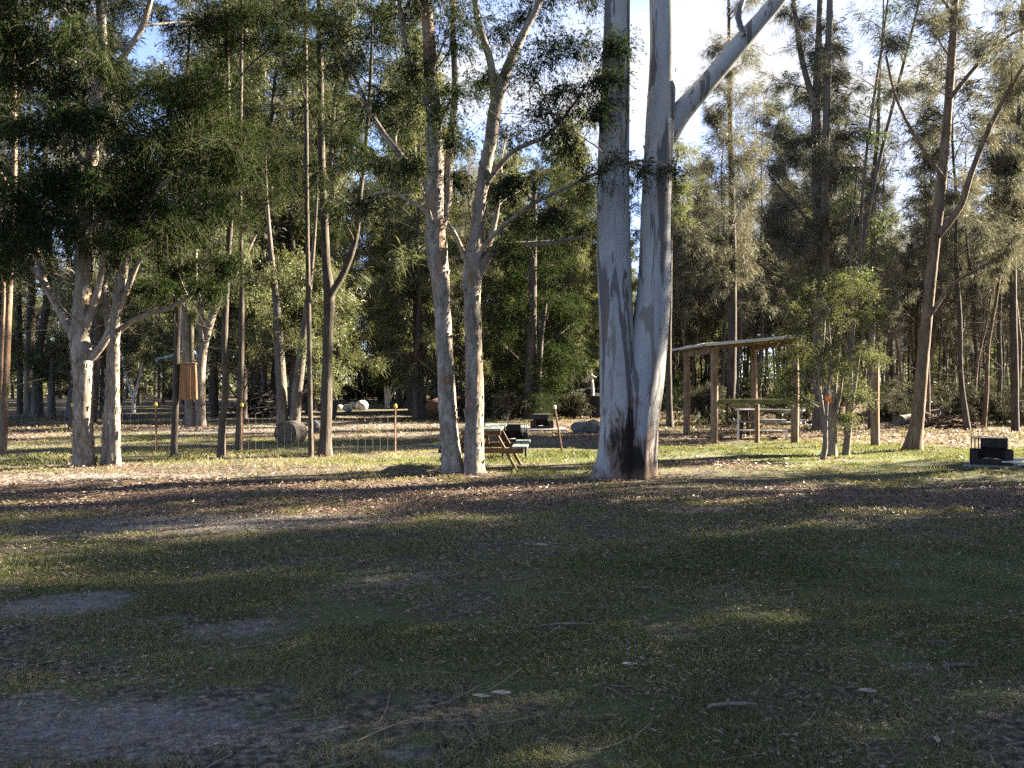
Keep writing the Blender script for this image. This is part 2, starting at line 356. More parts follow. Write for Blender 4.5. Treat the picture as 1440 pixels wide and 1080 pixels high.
def axis(fine0, fine1, step, lo, hi):
    a = list(np.arange(fine0, fine1 + 1e-6, step)); s = step; v = fine1
    while v < hi: s *= 1.25; v += s; a.append(v)
    s = step; v = fine0
    while v > lo: s *= 1.25; v -= s; a.insert(0, v)
    return np.array(a)
def make_ground():
    xs, ys = axis(-11, 14, .16, -900, 900), axis(2.5, 26, .16, -300, 1500)
    X, Y = np.meshgrid(xs, ys); x, y = X.ravel(), Y.ravel()
    near = 1 - sstep(60, 120, np.hypot(x, y)); z = gh(x, y) * near
    acc = Acc(); nx = len(xs); i = np.arange(len(ys) - 1)[:, None] * nx; j = np.arange(nx - 1)[None]
    acc.add(np.stack([x, y, z], 1), np.stack([i + j, i + j + 1, i + nx + j + 1, i + nx + j], -1).reshape(-1, 4))
    m = NM('forest_floor'); p = m.pos(obj=False)
    sand, lit, grn = m.attr('sand'), m.attr('litter'), m.attr('green')
    nb = m.noise(p, 1.3, 4); nf = m.noise(p, 22, 5, .7); nff = m.noise(p, 90, 3, .6); nm = m.noise(p, 6, 4, .6, .4)
    soil = m.ramp(nf, [(.36, (.018, .015, .012)), (.5, (.058, .048, .035)), (.62, (.14, .118, .085))])
    gcol = m.ramp(nff, [(.3, (.030, .040, .014)), (.5, (.058, .070, .024)), (.68, (.125, .115, .052))])
    gm = m.math('ADD', m.math('MULTIPLY', m.math('SUBTRACT', nm, .5), 1.6), m.math('ADD', m.math('ADD', grn, .02), m.math('MULTIPLY', m.math('SUBTRACT', nb, .5), 1.5)))
    base = m.mix(m.ramp(gm, [(.25, 0.), (.6, 1.)]), soil, gcol)
    v = m.n('TexVoronoi'); v.inputs['Scale'].default_value = 26; m.put(v.inputs['Vector'], m.pos((1, 1, 1), obj=False))
    vc = m.n('SeparateColor'); m.put(vc.inputs[0], v.outputs['Color'])
    lcol = m.ramp(vc.outputs[0], [(0., (.038, .024, .017)), (.4, (.092, .058, .040)), (.75, (.15, .102, .072)), (1., (.25, .20, .155))])
    lm = m.math('ADD', lit, m.math('MULTIPLY', m.math('SUBTRACT', m.noise(p, 9, 4, .65), .5), 1.5))
    c = m.mix(m.ramp(lm, [(.38, 0.), (.62, .95)]), base, lcol)
    scol = m.ramp(m.math('ADD', m.math('MULTIPLY', nff, .5), m.math('MULTIPLY', nf, .5)), [(.36, (.075, .064, .054)), (.5, (.145, .13, .115)), (.62, (.22, .205, .185))])
    sm = m.math('ADD', sand, m.math('ADD', m.math('MULTIPLY', m.math('SUBTRACT', m.noise(p, 4.5, 6, .68), .5), 1.7), m.math('MULTIPLY', m.math('SUBTRACT', nf, .5), 1.1)))
    c = m.mix(m.ramp(sm, [(.30, 0.), (1.0, .9)]), c, scol)
    hb = m.math('ADD', m.math('MULTIPLY', nf, .6), m.math('ADD', m.math('MULTIPLY', nff, .25), m.math('MULTIPLY', nm, .6)))
    m.principled(c, .95, m.bump(hb, .8, .05), spec=.1)
    o = acc.obj('ground', m.m, smooth=True); tag(o, kind='structure')
    for nme, fn in (('sand', sand_f), ('litter', litter_f), ('green', green_f)):
        a = o.data.attributes.new(nme, 'FLOAT', 'POINT'); a.data.foreach_set('value', (fn(x, y) * (near if nme == 'sand' else 1)).astype(np.float32))
make_ground()

def scatter(n, y0, y1, slope=.60, margin=1.0):
    y = np.sqrt(RG.uniform(0, 1, n) * ((y1 + 2) ** 2 - (y0 + 2) ** 2) + (y0 + 2) ** 2) - 2
    x = RG.uniform(-1, 1, n) * (y * slope + margin); return x, y
def make_grass():
    acc = Acc()
    for n, y0, y1, h, w in [(330000, 3.0, 7.5, .024, .0032), (260000, 7.5, 13, .028, .006), (230000, 13, 26, .034, .010), (60000, 26, 42, .06, .02)]:
        x, y = scatter(n, y0, y1)
        q = fbm(np.stack([x * 3.1, y * 3.1, x * 0 + 1], 1), 3); q2 = fbm(np.stack([x * .9, y * .9, x * 0 + 5], 1), 2)
        keep = np.clip(.36 - sand_f(x, y) * 1.5 - litter_f(x, y) * 1.25 + green_f(x, y) * .8 + (q - .5) * 3.6 + (q2 - .5) * 2.6, 0.02, 1)
        k = RG.uniform(0, 1, n) < keep; x, y, q, q2 = x[k], y[k], q[k], q2[k]; n = len(x)
        tall = 1 + .8 * np.exp(-((y - 18.9) / .9) ** 2) * (x < 2) + 1.0 * ell(x, y, .2, 15.3, 1.6, .5)
        hh = h * RG.uniform(.35, 1.5, n) * tall * (.6 + q); ww = w * RG.uniform(.6, 1.4, n)
        a = RG.uniform(0, 2 * np.pi, n); lean = RG.normal(0, .85, (n, 2)) * hh[:, None]
        b = np.stack([x, y, gh(x, y) - .003], 1); s = np.stack([np.cos(a) * ww / 2, np.sin(a) * ww / 2, a * 0], 1)
        tip = b + np.stack([lean[:, 0], lean[:, 1], hh], 1); mid = b * .45 + tip * .55 + np.stack([a * 0, a * 0, hh * .18], 1)
        V = np.stack([b - s, b + s, mid + s * .8, tip, mid - s * .8], 1).reshape(-1, 3)
        g = green_f(x, y)
        tint = np.clip(RG.beta(1.3, 1.6, n) * 1.05 + (.5 - g) * .5 + (.5 - q2) * .6 + .05 + .15 * (x < -1) * (y > 14) + .08 * (y < 12), 0, 1)
        acc.add(V, np.arange(n * 5).reshape(-1, 5), tint)
    tag(acc.obj('grass', M['grass']), 'short patchy grass covering the clearing', 'grass', kind='stuff')
make_grass()
def make_litter():
    acc = Acc()
    for n, y0, y1, L, W, base in [(44000, 3.0, 7.5, .034, .011, .20), (46000, 7.5, 13, .046, .015, .2), (52000, 11, 18, .065, .024, .0), (60000, 18, 40, .09, .04, 0)]:
        x, y = scatter(n, y0, y1); k = RG.uniform(0, 1, n) < np.clip(litter_f(x, y) * 1.3 + base * 3.2 * np.clip(fbm(np.stack([x * 1.3, y * 1.3, x * 0 + 2], 1), 3) - .33, 0, .5) * 2, 0, 1); x, y = x[k], y[k]; n = len(x)
        a = RG.uniform(0, 2 * np.pi, n); d = np.stack([np.cos(a), np.sin(a), RG.normal(0, .22, n)], 1)
        l = L * RG.uniform(.5, 1.5, n)[:, None]; w = W * RG.uniform(.6, 1.4, n)[:, None]
        s = unit(np.cross(d, np.stack([RG.normal(0, .35, n), RG.normal(0, .35, n), np.ones(n)], 1)))
        p = np.stack([x, y, gh(x, y) + .008 + RG.uniform(0, .03, n)], 1); up = np.array([0, 0, 1.]) * l * RG.uniform(-.05, .22, (n, 1))
        V = np.stack([p - d * l / 2 + up, p + s * w / 2, p + d * l / 2 + up, p - s * w / 2], 1).reshape(-1, 3)
        acc.add(V, np.arange(n * 4).reshape(-1, 4), RG.beta(1.6, 2.4, n) if base == 0 else RG.beta(1.9, 1.5, n))
    # fine twigs
    n = 2600; x, y = scatter(n, 3, 17); a = RG.uniform(0, np.pi, n); L = RG.uniform(.04, .22, n)
    c = np.stack([x, y, gh(x, y) + .012], 1); d = np.stack([np.cos(a), np.sin(a), RG.normal(0, .08, n)], 1) * L[:, None]
    tubes(acc, bez(c - d, c + np.stack([-d[:, 1], d[:, 0], d[:, 2]], 1) * RG.normal(0, .3, (n, 1)), c + d, 4), np.tile(RG.uniform(.0015, .004, n)[:, None], (1, 4)), 3)
    tag(acc.obj('leaf_litter', M['litter']), 'brown dead leaves and twigs strewn over the ground', 'leaf litter', kind='stuff')
make_litter()

def make_grit():
    n = 60000; x, y = scatter(n, 3.0, 15); k = RG.uniform(0, 1, n) < np.clip((sand_f(x, y) - .25) * .9, 0, 1) * np.clip(fbm(np.stack([x * 4, y * 4, x * 0], 1), 2) * 2.4 - .7, 0, 1); x, y = x[k], y[k]; n = len(x)
    O = np.array([[1, 0, 0], [-1, 0, 0], [0, 1, 0], [0, -1, 0], [0, 0, .8], [0, 0, -.8]]); Fo = np.array([[0, 2, 4], [2, 1, 4], [1, 3, 4], [3, 0, 4], [2, 0, 5], [1, 2, 5], [3, 1, 5], [0, 3, 5]])
    sz = (.0022 + .0008 * y) * RG.uniform(.35, 1.3, n) ; c = np.stack([x, y, gh(x, y) + sz * .3], 1); J = RG.uniform(.5, 1.4, (n, 6, 1))
    a = Acc(); a.add((c[:, None] + O[None] * J * sz[:, None, None]).reshape(-1, 3), (Fo[None] + 6 * np.arange(n)[:, None, None]).reshape(-1, 3), np.repeat(RG.uniform(0, 1, n), 8))
    tag(a.obj('grit', M['grit']), 'loose grit and clods on the bare sandy patches', 'grit', kind='stuff')
make_grit()
# ------------------------------------------------------------------ trees
def px_path(pp, d, dslope=0.0):
    pp = [tuple(q) for q in pp]; y0 = pp[0][1]
    pts, rad = [], []
    for q in pp:
        dd = (d + dslope * (y0 - q[1]) / 100.0) if len(q) < 4 else q[3]
        pts.append(P(q[0], q[1], dd)); rad.append(q[2] / 2 / F * dd)
    return np.array(pts), np.array(rad)

class Tree:
    def __init__(s, name, label, base, seed, group=None, cat='tree'):
        s.rng = np.random.default_rng(seed); s.name, s.label, s.base, s.group, s.cat = name, label, np.asarray(base, float), group, cat
        s.wood, s.leaf, s.paths, s.tw = Acc(), Acc(), [], []; s.seed = seed; s.extra = []; s.nst = 1
    def trunk(s, pts, rad, step=.1, sides=18, amp=.10, fs=(4, 4, 1.6), lob=0.0, acc=None):
        p, r = resample(pts, rad, step); tube(acc or s.wood, p, r, sides, amp, fs, lob, s.seed * 1.7)
        s.paths.append((p, r)); return p, r
    def flakes(s, n, zmax, size=.05):            # curling strips of papery bark standing off the trunk
        for p, r in s.paths[:s.nst]:
            k = s.rng.integers(0, max(2, int((p[:, 2] < zmax).sum())), n); a = s.rng.uniform(0, 2 * np.pi, n)
            o = np.stack([np.cos(a), np.sin(a), a * 0], 1); t = np.stack([-np.sin(a), np.cos(a), a * 0], 1)
            c = p[k] + o * (r[k] * s.rng.uniform(.96, 1.05, n))[:, None]
            w = size * s.rng.uniform(.4, 1.3, n)[:, None]; h = np.array([0, 0, 1.]) * size * s.rng.uniform(.5, 3.0, n)[:, None]
            out = o * size * s.rng.uniform(.1, .8, n)[:, None]
            V = np.stack([c - t * w / 2 - h / 2, c + t * w / 2 - h / 2, c + t * w * .6 + h / 2 + out * .3, c - t * w * .3 + h / 2 + out], 1)
            s.wood.add(V.reshape(-1, 3), np.arange(n * 4).reshape(-1, 4))
    def clump(s, c, rad, ntw=12, kind='leaf', L=.055, W=.018, per=60, droop=.25, limb=True, tscale=1.0, tint=0.0):
        rng = s.rng; c = np.asarray(c, float); rad = np.asarray(rad, float)
        best = None
        for p, r in s.paths:
            dv = c - p; hd = np.hypot(dv[:, 0], dv[:, 1]); cost = np.linalg.norm(dv, axis=1) + 1.2 * np.abs(dv[:, 2] - .75 * hd) * .6 + (r < .006) * 9
            i = int(np.argmin(cost))
            if best is None or cost[i] < best[0]: best = (cost[i], p[i], r[i])
        a, ra = best[1], best[2]; L0 = np.linalg.norm(c - a)
        mid = (a + c) / 2 + rng.normal(0, .10, 3) * L0 + np.array([0, 0, .10 * L0]); n = max(5, int(L0 / .3))
        path = bez(a[None], mid[None], c[None], n)[0]; path[1:-1] += rng.normal(0, .022 * L0 / max(1, n ** .5), (n - 2, 3))
        r0 = min(.55 * ra, .010 + .011 * L0); rr = np.linspace(r0, .005, n)
        if limb: tube(s.wood, path, rr, 7, .08, (9, 9, 9))
        if L0 > .7: s.paths.append((path, rr))
        m = ntw; ti = rng.uniform(.45, 1, m) * (n - 1); i0 = np.minimum(ti.astype(int), n - 2); fr = (ti - i0)[:, None]
        A = path[i0] * (1 - fr) + path[i0 + 1] * fr
        dr = unit(rng.normal(size=(m, 3))); B = c + dr * rad * rng.uniform(.45, 1.0, (m, 1))
        ln = np.linalg.norm(B - A, axis=1)[:, None]
        if kind != 'leaf':
            ti = rng.uniform(.12, 1, m) * (n - 1); i0 = np.minimum(ti.astype(int), n - 2); fr = (ti - i0)[:, None]; A = path[i0] * (1 - fr) + path[i0 + 1] * fr
            B = A + unit(dr + unit(c - a) * .7 + np.array([0, 0, .15])) * rad.mean() * rng.uniform(.4, 1.35, (m, 1)); ln = np.linalg.norm(B - A, axis=1)[:, None]
        mm = (A + B) / 2 + np.array([0, 0, .15]) * ln + rng.normal(0, .1, (m, 3)) * ln
        T = bez(A, mm, B, 5); s.tw.append((T, np.linspace(.006, .0022, 5)[None] * np.ones((m, 1)) * tscale))
        # tufts along the twigs
        K = 9 if kind == 'leaf' else 30; tt = rng.uniform(.2, 1.0, (m, K)); idx = np.minimum((tt * 4).astype(int), 3); f2 = (tt * 4 - idx)[..., None]
        mi = np.arange(m)[:, None]; C = T[mi, idx] * (1 - f2) + T[mi, idx + 1] * f2
        C = (C + rng.normal(0, .10, C.shape) * rad.mean() * (.9 if kind == 'leaf' else 1.3)).reshape(-1, 3)
        td = unit(T[:, -1] - T[:, 1])[:, None].repeat(K, 1).reshape(-1, 3)
        tt_ = rng.uniform(-.18, .18, len(C)) + tint
        per_t = max(2, per // K)
        pos = C[:, None].repeat(per_t, 1); tint_ = tt_[:, None].repeat(per_t, 1)
        if kind == 'leaf':                       # sprigs: leaves ranged along short drooping shoots
            sd = unit(td + rng.normal(0, .75, td.shape) + np.array([0, 0, -droop * 1.6]))[:, None]
            u_ = rng.uniform(0, 1, pos.shape[:2] + (1,)); sl = (.16 + 2.2 * L) * rng.uniform(.5, 1.3, (len(C), 1, 1))
            bow = np.array([0, 0, -1.]) * sl * .35 * u_ ** 2
            pos = pos + sd * sl * u_ + bow + rng.normal(0, .012 + .12 * L, pos.shape)
            dirs = sd * .7 + rng.normal(0, .55, pos.shape) + np.array([0, 0, -droop])
            s.tw.append((np.stack([C, C + sd[:, 0] * sl[:, 0] * .33 - np.array([0, 0, .035]) * sl[:, 0], C + sd[:, 0] * sl[:, 0] * .66 - np.array([0, 0, .15]) * sl[:, 0], C + sd[:, 0] * sl[:, 0] - np.array([0, 0, .35]) * sl[:, 0], C + sd[:, 0] * sl[:, 0] * 1.02 - np.array([0, 0, .36]) * sl[:, 0]], 1), np.linspace(.0026, .001, 5)[None] * np.ones((len(C), 1)) * tscale))
            leaves(s.leaf, pos.reshape(-1, 3), dirs.reshape(-1, 3), L, W, rng, np.clip(rng.beta(2, 3, pos.shape[0] * per_t) + tint_.ravel(), 0, 1))
        else:
            pos = pos + rng.normal(0, .035, pos.shape)
            dirs = td[:, None] * .75 + np.array([0, 0, -.55 - droop]) + rng.normal(0, .45, pos.shape)
            needles(s.leaf, pos.reshape(-1, 3), dirs.reshape(-1, 3), L, W, rng, np.clip(rng.beta(2, 3, pos.shape[0] * per_t) + tint_.ravel(), 0, 1))
    def bare(s, n, zlo, zhi, lo=.4, hi=1.4):     # dead twigs sticking out of the trunk
        for _ in range(n):
            p, r = s.paths[s.rng.integers(0, min(3, len(s.paths)))]
            ok = np.where((p[:, 2] > zlo) & (p[:, 2] < zhi))[0]
            if not len(ok): continue
            i = s.rng.choice(ok); a = s.rng.uniform(0, 2 * np.pi); l = s.rng.uniform(lo, hi)
            d = np.array([math.cos(a), math.sin(a), s.rng.uniform(-.2, .6)]) * l
            A = p[i][None]; B = A + d; T = bez(A, (A + B) / 2 + s.rng.normal(0, .12, 3) * l, B, 5)
            s.tw.append((T, np.linspace(.009, .0025, 5)[None]))
            for k in range(2):
                A2 = T[0, 2 + k][None]; B2 = A2 + (d * .5 + s.rng.normal(0, .3, 3) * l)
                s.tw.append((bez(A2, (A2 + B2) / 2, B2, 5), np.linspace(.004, .002, 5)[None]))
    def build(s, wood, leaf, root=None):
        if s.tw: tubes(s.wood, np.concatenate([t for t, _ in s.tw]), np.concatenate([r for _, r in s.tw]), 3, 1)
        root = root or thing(s.name, s.label, s.cat, s.base, s.group)
        s.wood.obj('trunk', [wood, M['twig']], root, s.base, True)
        if s.leaf.n: s.leaf.obj('crown', leaf, root, s.base)
        for nm, acc, mt in s.extra: acc.obj(nm, mt, root, s.base, True)
        return root

def clumps_px(t, lst, d, r=42, dj=1.3, **kw):
    for q in lst:
        dd = q[3] if len(q) > 3 else d + t.rng.uniform(-dj, dj)
        rr = (q[2] if len(q) > 2 else r) / F * dd * t.rng.uniform(.85, 1.15)
        t.clump(P(q[0], q[1], dd), (rr * 1.1, rr * 1.15, rr * t.rng.uniform(.45, .75)), **kw)

# --- great smooth-barked gum, two stems from one bole
b = G(872, 680)
T = Tree('gum_tree', 'huge smooth grey-white gum with two stems and a black fire scar at its foot', b, 3)
l, lr = px_path([(858, 700, 104), (861, 684, 78), (865, 660, 62), (868, 630, 56), (869, 590, 52), (868, 540, 50), (867, 470, 48.5), (863, 360, 47), (862, 250, 45), (865, 120, 40), (868, 0, 35), (871, -200, 29), (880, -430, 21), (892, -660, 13), (900, -820, 6)], 14.75)
T.trunk(l, lr, .06, 44, .03, (2.6, 2.6, .8), .10)
l, lr = px_path([(888, 700, 92), (890, 684, 66), (893, 660, 58), (895, 630, 57), (897, 590, 58), (903, 540, 60), (908, 505, 57), (913, 470, 53), (920, 400, 46), (922, 300, 42), (928, 170, 40), (932, 80, 37), (931, 0, 36), (926, -200, 29), (913, -430, 20), (900, -700, 10), (896, -860, 5)], 14.80)
T.trunk(l, lr, .06, 44, .03, (2.6, 2.6, .8), .10)
limb = Acc(); l, lr = px_path([(930, 215, 26), (940, 185, 34), (958, 158, 31), (985, 128, 27), (1015, 92, 26), (1040, 62, 25), (1070, 28, 22), (1100, -8, 20), (1160, -90, 15), (1210, -220, 9), (1240, -330, 4)], 14.98, -.12)
T.trunk(l, lr, .1, 22, .03, acc=limb)
l, lr = px_path([(1046, 50, 9), (1037, 25, 9), (1046, -10, 8), (1055, -90, 6), (1050, -200, 3)], 14.6); T.trunk(l, lr, .1, 10, .03, acc=limb)
T.extra.append(('limb', limb, M['gum']))
stub = Acc(); l, lr = px_path([(930, 100, 10), (938, 82, 10), (943, 63, 8)], 14.75); tube(stub, *resample(l, lr, .05), 10, .2, (9, 9, 9), cap=True)
T.extra.append(('branch_stub', stub, M['dark']))
T.nst = 2; T.flakes(46, 7, .05)
clumps_px(T, [(700, -330), (780, -420), (860, -330), (940, -420), (1020, -380), (830, -560), (930, -620), (1000, -520), (1110, -200), (1190, -260), (1250, -180), (1130, -330), (760, -560), (880, -700), (960, -740), (1230, -330), (1060, -480), (690, -470)], 14.8, 75, 2.2, ntw=12, L=.13, W=.028, per=42, droop=.7)
T.build(M['gum'], M['leaf_gum'])

# --- the two pale paperbarks in the middle
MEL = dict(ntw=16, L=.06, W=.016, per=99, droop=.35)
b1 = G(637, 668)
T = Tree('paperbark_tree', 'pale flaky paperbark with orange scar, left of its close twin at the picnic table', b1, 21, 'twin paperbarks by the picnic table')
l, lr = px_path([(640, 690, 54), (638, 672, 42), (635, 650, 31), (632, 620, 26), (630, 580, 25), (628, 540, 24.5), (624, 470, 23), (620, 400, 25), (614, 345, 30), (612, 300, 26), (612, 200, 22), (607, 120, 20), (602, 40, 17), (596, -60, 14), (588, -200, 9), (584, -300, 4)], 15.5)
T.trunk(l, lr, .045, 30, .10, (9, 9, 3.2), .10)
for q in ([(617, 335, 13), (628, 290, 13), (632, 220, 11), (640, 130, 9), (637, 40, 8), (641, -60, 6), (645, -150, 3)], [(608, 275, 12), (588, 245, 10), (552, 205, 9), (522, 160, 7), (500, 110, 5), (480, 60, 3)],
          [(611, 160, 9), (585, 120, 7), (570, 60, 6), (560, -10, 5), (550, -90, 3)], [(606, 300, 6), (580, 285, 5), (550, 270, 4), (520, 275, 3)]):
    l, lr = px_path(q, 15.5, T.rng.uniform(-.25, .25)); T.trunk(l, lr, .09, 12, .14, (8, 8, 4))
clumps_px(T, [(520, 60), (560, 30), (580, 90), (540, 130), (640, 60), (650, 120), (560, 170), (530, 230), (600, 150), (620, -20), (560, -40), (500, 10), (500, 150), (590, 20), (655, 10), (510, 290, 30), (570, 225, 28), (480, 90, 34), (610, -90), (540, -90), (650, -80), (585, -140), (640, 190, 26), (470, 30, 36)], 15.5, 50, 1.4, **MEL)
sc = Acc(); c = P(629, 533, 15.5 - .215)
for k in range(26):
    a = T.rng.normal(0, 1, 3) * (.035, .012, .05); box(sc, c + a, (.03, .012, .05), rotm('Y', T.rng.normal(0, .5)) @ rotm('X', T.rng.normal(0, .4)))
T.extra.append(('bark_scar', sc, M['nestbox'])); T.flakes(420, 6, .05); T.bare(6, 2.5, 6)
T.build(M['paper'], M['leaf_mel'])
b2 = G(668, 667)
T = Tree('paperbark_tree', 'paperbark with bright sunlit flank and white side limb, right of its close twin', b2, 22, 'twin paperbarks by the picnic table')
l, lr = px_path([(668, 690, 46), (668, 672, 34), (667, 650, 28), (667, 600, 26), (667, 540, 25), (666, 480, 24), (664, 420, 24), (664, 385, 27), (672, 320, 19), (680, 250, 18), (690, 200, 18), (697, 150, 17), (712, 100, 14), (735, 50, 11), (760, 0, 9), (790, -80, 6), (810, -150, 3)], 15.4)
T.trunk(l, lr, .045, 30, .095, (9, 9, 3.2), .10)
for q in ([(669, 395, 13), (686, 360, 14), (705, 347, 11), (740, 344, 9), (785, 340, 7), (832, 330, 4), (850, 320, 2)], [(696, 160, 11), (690, 90, 10), (672, 30, 9), (665, -40, 6), (660, -140, 3)],
          [(678, 265, 8), (720, 215, 7), (770, 190, 6), (805, 150, 4), (830, 110, 2)], [(684, 355, 9), (693, 325, 8), (700, 290, 6), (705, 240, 4)],
          [(664, 380, 7), (690, 335, 7, 15.1), (745, 290, 6, 14.5), (800, 262, 5, 14.0), (850, 240, 5, 13.75), (905, 226, 4, 13.7), (945, 236, 2, 13.7)], [(662, 385, 7), (640, 330, 6), (610, 290, 4), (590, 280, 3)]):
    l, lr = px_path(q, 15.4, T.rng.uniform(-.25, .25)); T.trunk(l, lr, .09, 12, .14, (8, 8, 4))
clumps_px(T, [(700, 40), (740, 90), (780, 60), (800, 130), (760, 150), (720, 190), (790, 200), (820, 60), (700, -40), (780, -20), (830, -10), (770, 240), (810, 270), (720, 260, 30), (780, 305, 30), (740, 310, 26), (830, 320, 26), (690, 110, 30), (745, 20), (845, 150, 28, 14.0), (858, 105, 24, 14.0), (715, 350, 18), (660, -90), (730, -90), (800, -90), (870, 60, 24, 14.0), (640, 250, 22)], 15.4, 48, 1.4, **MEL)
clumps_px(T, [(838, 244, 24, 13.8), (868, 226, 22, 13.7), (905, 240, 20, 13.65), (938, 236, 24, 13.6)], 13.7, 22, **dict(MEL, ntw=8, per=63))
T.flakes(420, 6, .05); T.bare(6, 2.5, 6)
T.build(M['paper'], M['leaf_mel'])

# --- dark spreading paperbarks at the left
b1 = G(117, 657)
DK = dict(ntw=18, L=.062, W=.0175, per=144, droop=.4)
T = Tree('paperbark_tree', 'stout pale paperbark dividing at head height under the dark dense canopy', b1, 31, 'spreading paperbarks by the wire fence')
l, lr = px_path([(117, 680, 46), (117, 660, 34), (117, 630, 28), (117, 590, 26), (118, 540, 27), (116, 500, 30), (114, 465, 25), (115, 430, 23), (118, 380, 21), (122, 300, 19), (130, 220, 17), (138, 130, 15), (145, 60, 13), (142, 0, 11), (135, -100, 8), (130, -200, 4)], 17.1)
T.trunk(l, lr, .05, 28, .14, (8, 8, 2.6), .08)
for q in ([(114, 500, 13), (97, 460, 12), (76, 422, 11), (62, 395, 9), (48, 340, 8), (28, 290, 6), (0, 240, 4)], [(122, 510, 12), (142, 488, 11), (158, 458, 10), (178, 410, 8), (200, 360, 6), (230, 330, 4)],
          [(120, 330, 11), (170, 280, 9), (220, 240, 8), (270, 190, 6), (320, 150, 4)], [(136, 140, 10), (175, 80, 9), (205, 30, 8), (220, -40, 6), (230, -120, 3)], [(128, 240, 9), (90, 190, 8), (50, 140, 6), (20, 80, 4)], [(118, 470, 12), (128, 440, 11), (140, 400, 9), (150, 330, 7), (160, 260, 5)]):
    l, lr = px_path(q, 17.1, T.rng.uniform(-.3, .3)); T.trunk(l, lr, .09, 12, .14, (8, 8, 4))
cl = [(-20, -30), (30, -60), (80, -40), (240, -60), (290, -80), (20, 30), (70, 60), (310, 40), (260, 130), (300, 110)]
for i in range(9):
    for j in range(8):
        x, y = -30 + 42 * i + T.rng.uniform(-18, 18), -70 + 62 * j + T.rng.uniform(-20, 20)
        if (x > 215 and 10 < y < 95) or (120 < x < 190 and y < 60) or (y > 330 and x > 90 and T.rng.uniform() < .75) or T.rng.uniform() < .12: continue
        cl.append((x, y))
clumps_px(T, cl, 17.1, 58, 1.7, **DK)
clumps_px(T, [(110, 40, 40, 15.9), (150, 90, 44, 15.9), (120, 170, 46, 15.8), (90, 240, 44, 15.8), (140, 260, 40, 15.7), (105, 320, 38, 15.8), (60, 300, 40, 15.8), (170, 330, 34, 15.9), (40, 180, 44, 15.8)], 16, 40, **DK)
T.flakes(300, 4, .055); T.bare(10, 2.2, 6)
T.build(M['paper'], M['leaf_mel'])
b2 = G(158, 654)
T = Tree('paperbark_tree', 'double-stemmed pale paperbark leaning over the grass beside the stout forked one', b2, 32, 'spreading paperbarks by the wire fence'); T.nst = 2
for q in ([(160, 674, 30), (160, 656, 21), (161, 625, 16), (161, 580, 15), (161, 540, 14), (162, 480, 13), (164, 430, 12), (172, 390, 12), (185, 340, 11), (205, 295, 9), (230, 260, 8), (262, 240, 6), (300, 225, 4), (330, 215, 2)], [(150, 672, 24), (150, 652, 17), (151, 620, 15), (154, 560, 13), (156, 500, 12), (152, 440, 10), (145, 380, 8), (150, 300, 6), (165, 220, 4)],
          [(163, 470, 8), (185, 452, 8), (215, 440, 7), (245, 430, 6), (285, 405, 5), (330, 385, 3)]):
    l, lr = px_path(q, 17.2, T.rng.uniform(-.2, .2)); T.trunk(l, lr, .05, 20, .13, (8, 8, 2.8), .05)
clumps_px(T, [(190, 300), (220, 270), (250, 230), (290, 220), (330, 210), (200, 350), (240, 320), (280, 270), (170, 260), (150, 330), (310, 260), (270, 330, 34), (220, 400, 30), (290, 400, 30), (320, 370, 30), (250, 375, 30), (190, 220), (230, 190)], 17.2, 54, 1.4, **DK)
T.flakes(240, 4, .05); T.bare(6, 2, 6)
T.build(M['paper'], M['leaf_mel'])

# --- individually seen trunks, pixel outlines at their own distance
OAK = dict(kind='needle', ntw=15, L=.19, W=.010, per=120, droop=.1)
def sprinkle(n, x0, x1, y0, y1, r, seed):
    q = random.Random(seed); return [(q.uniform(x0, x1), q.uniform(y0, y1), r * q.uniform(.7, 1.2)) for _ in range(n)]
def hero(label, by, d, paths, mw, ml=None, cl=None, r=40, seed=0, step=.12, sides=12, amp=.12, lob=.06, dj=1.2, kw=None, group=None, name='tree', bare=0, bz=(2, 7)):
    b = G(paths[0][0][0], by); T = Tree(name, label, np.array([b[0], d, float(gh(b[0], d)[0])]), 100 + seed, group)
    for q in paths:
        l, lr = px_path(q, d, T.rng.uniform(-.12, .12)); T.trunk(l, lr, step, sides, amp, (7, 7, 2), lob)
    if cl: clumps_px(T, cl, d, r, dj, **(kw or MEL))
    if bare: T.bare(bare, *bz)
    return T.build(mw, ml or M['leaf_mel'])
hero('reddish thin trunk in sun beside the stout paperbark at the wire fence end', 637, 20, [[(1, 650, 14), (3, 630, 12), (6, 560, 11), (10, 480, 10), (14, 400, 9), (19, 300, 8), (22, 200, 7), (20, 60, 6), (18, -60, 4)], [(0, 560, 5), (3, 480, 5), (6, 400, 4), (2, 300, 3)]], M['brown'], M['leaf_mel'], [(10, 60), (40, 20), (0, 130), (60, 90), (30, -40), (-20, 40), (20, 330, 30), (0, 380, 28), (35, 290, 26)], 40, 1)
hero('thin dark trunk carrying the orange nest box', 640, 19.4, [[(243, 655, 13), (244, 640, 10), (247, 560, 9), (249, 480, 9), (252, 400, 8), (255, 300, 7), (262, 150, 5), (268, 40, 3)]], M['dark'], M['leaf_mel'], [(262, 60), (240, 130), (290, 120), (270, 180, 32), (240, 330, 30), (280, 300, 30), (250, 400, 24)], 40, 2)
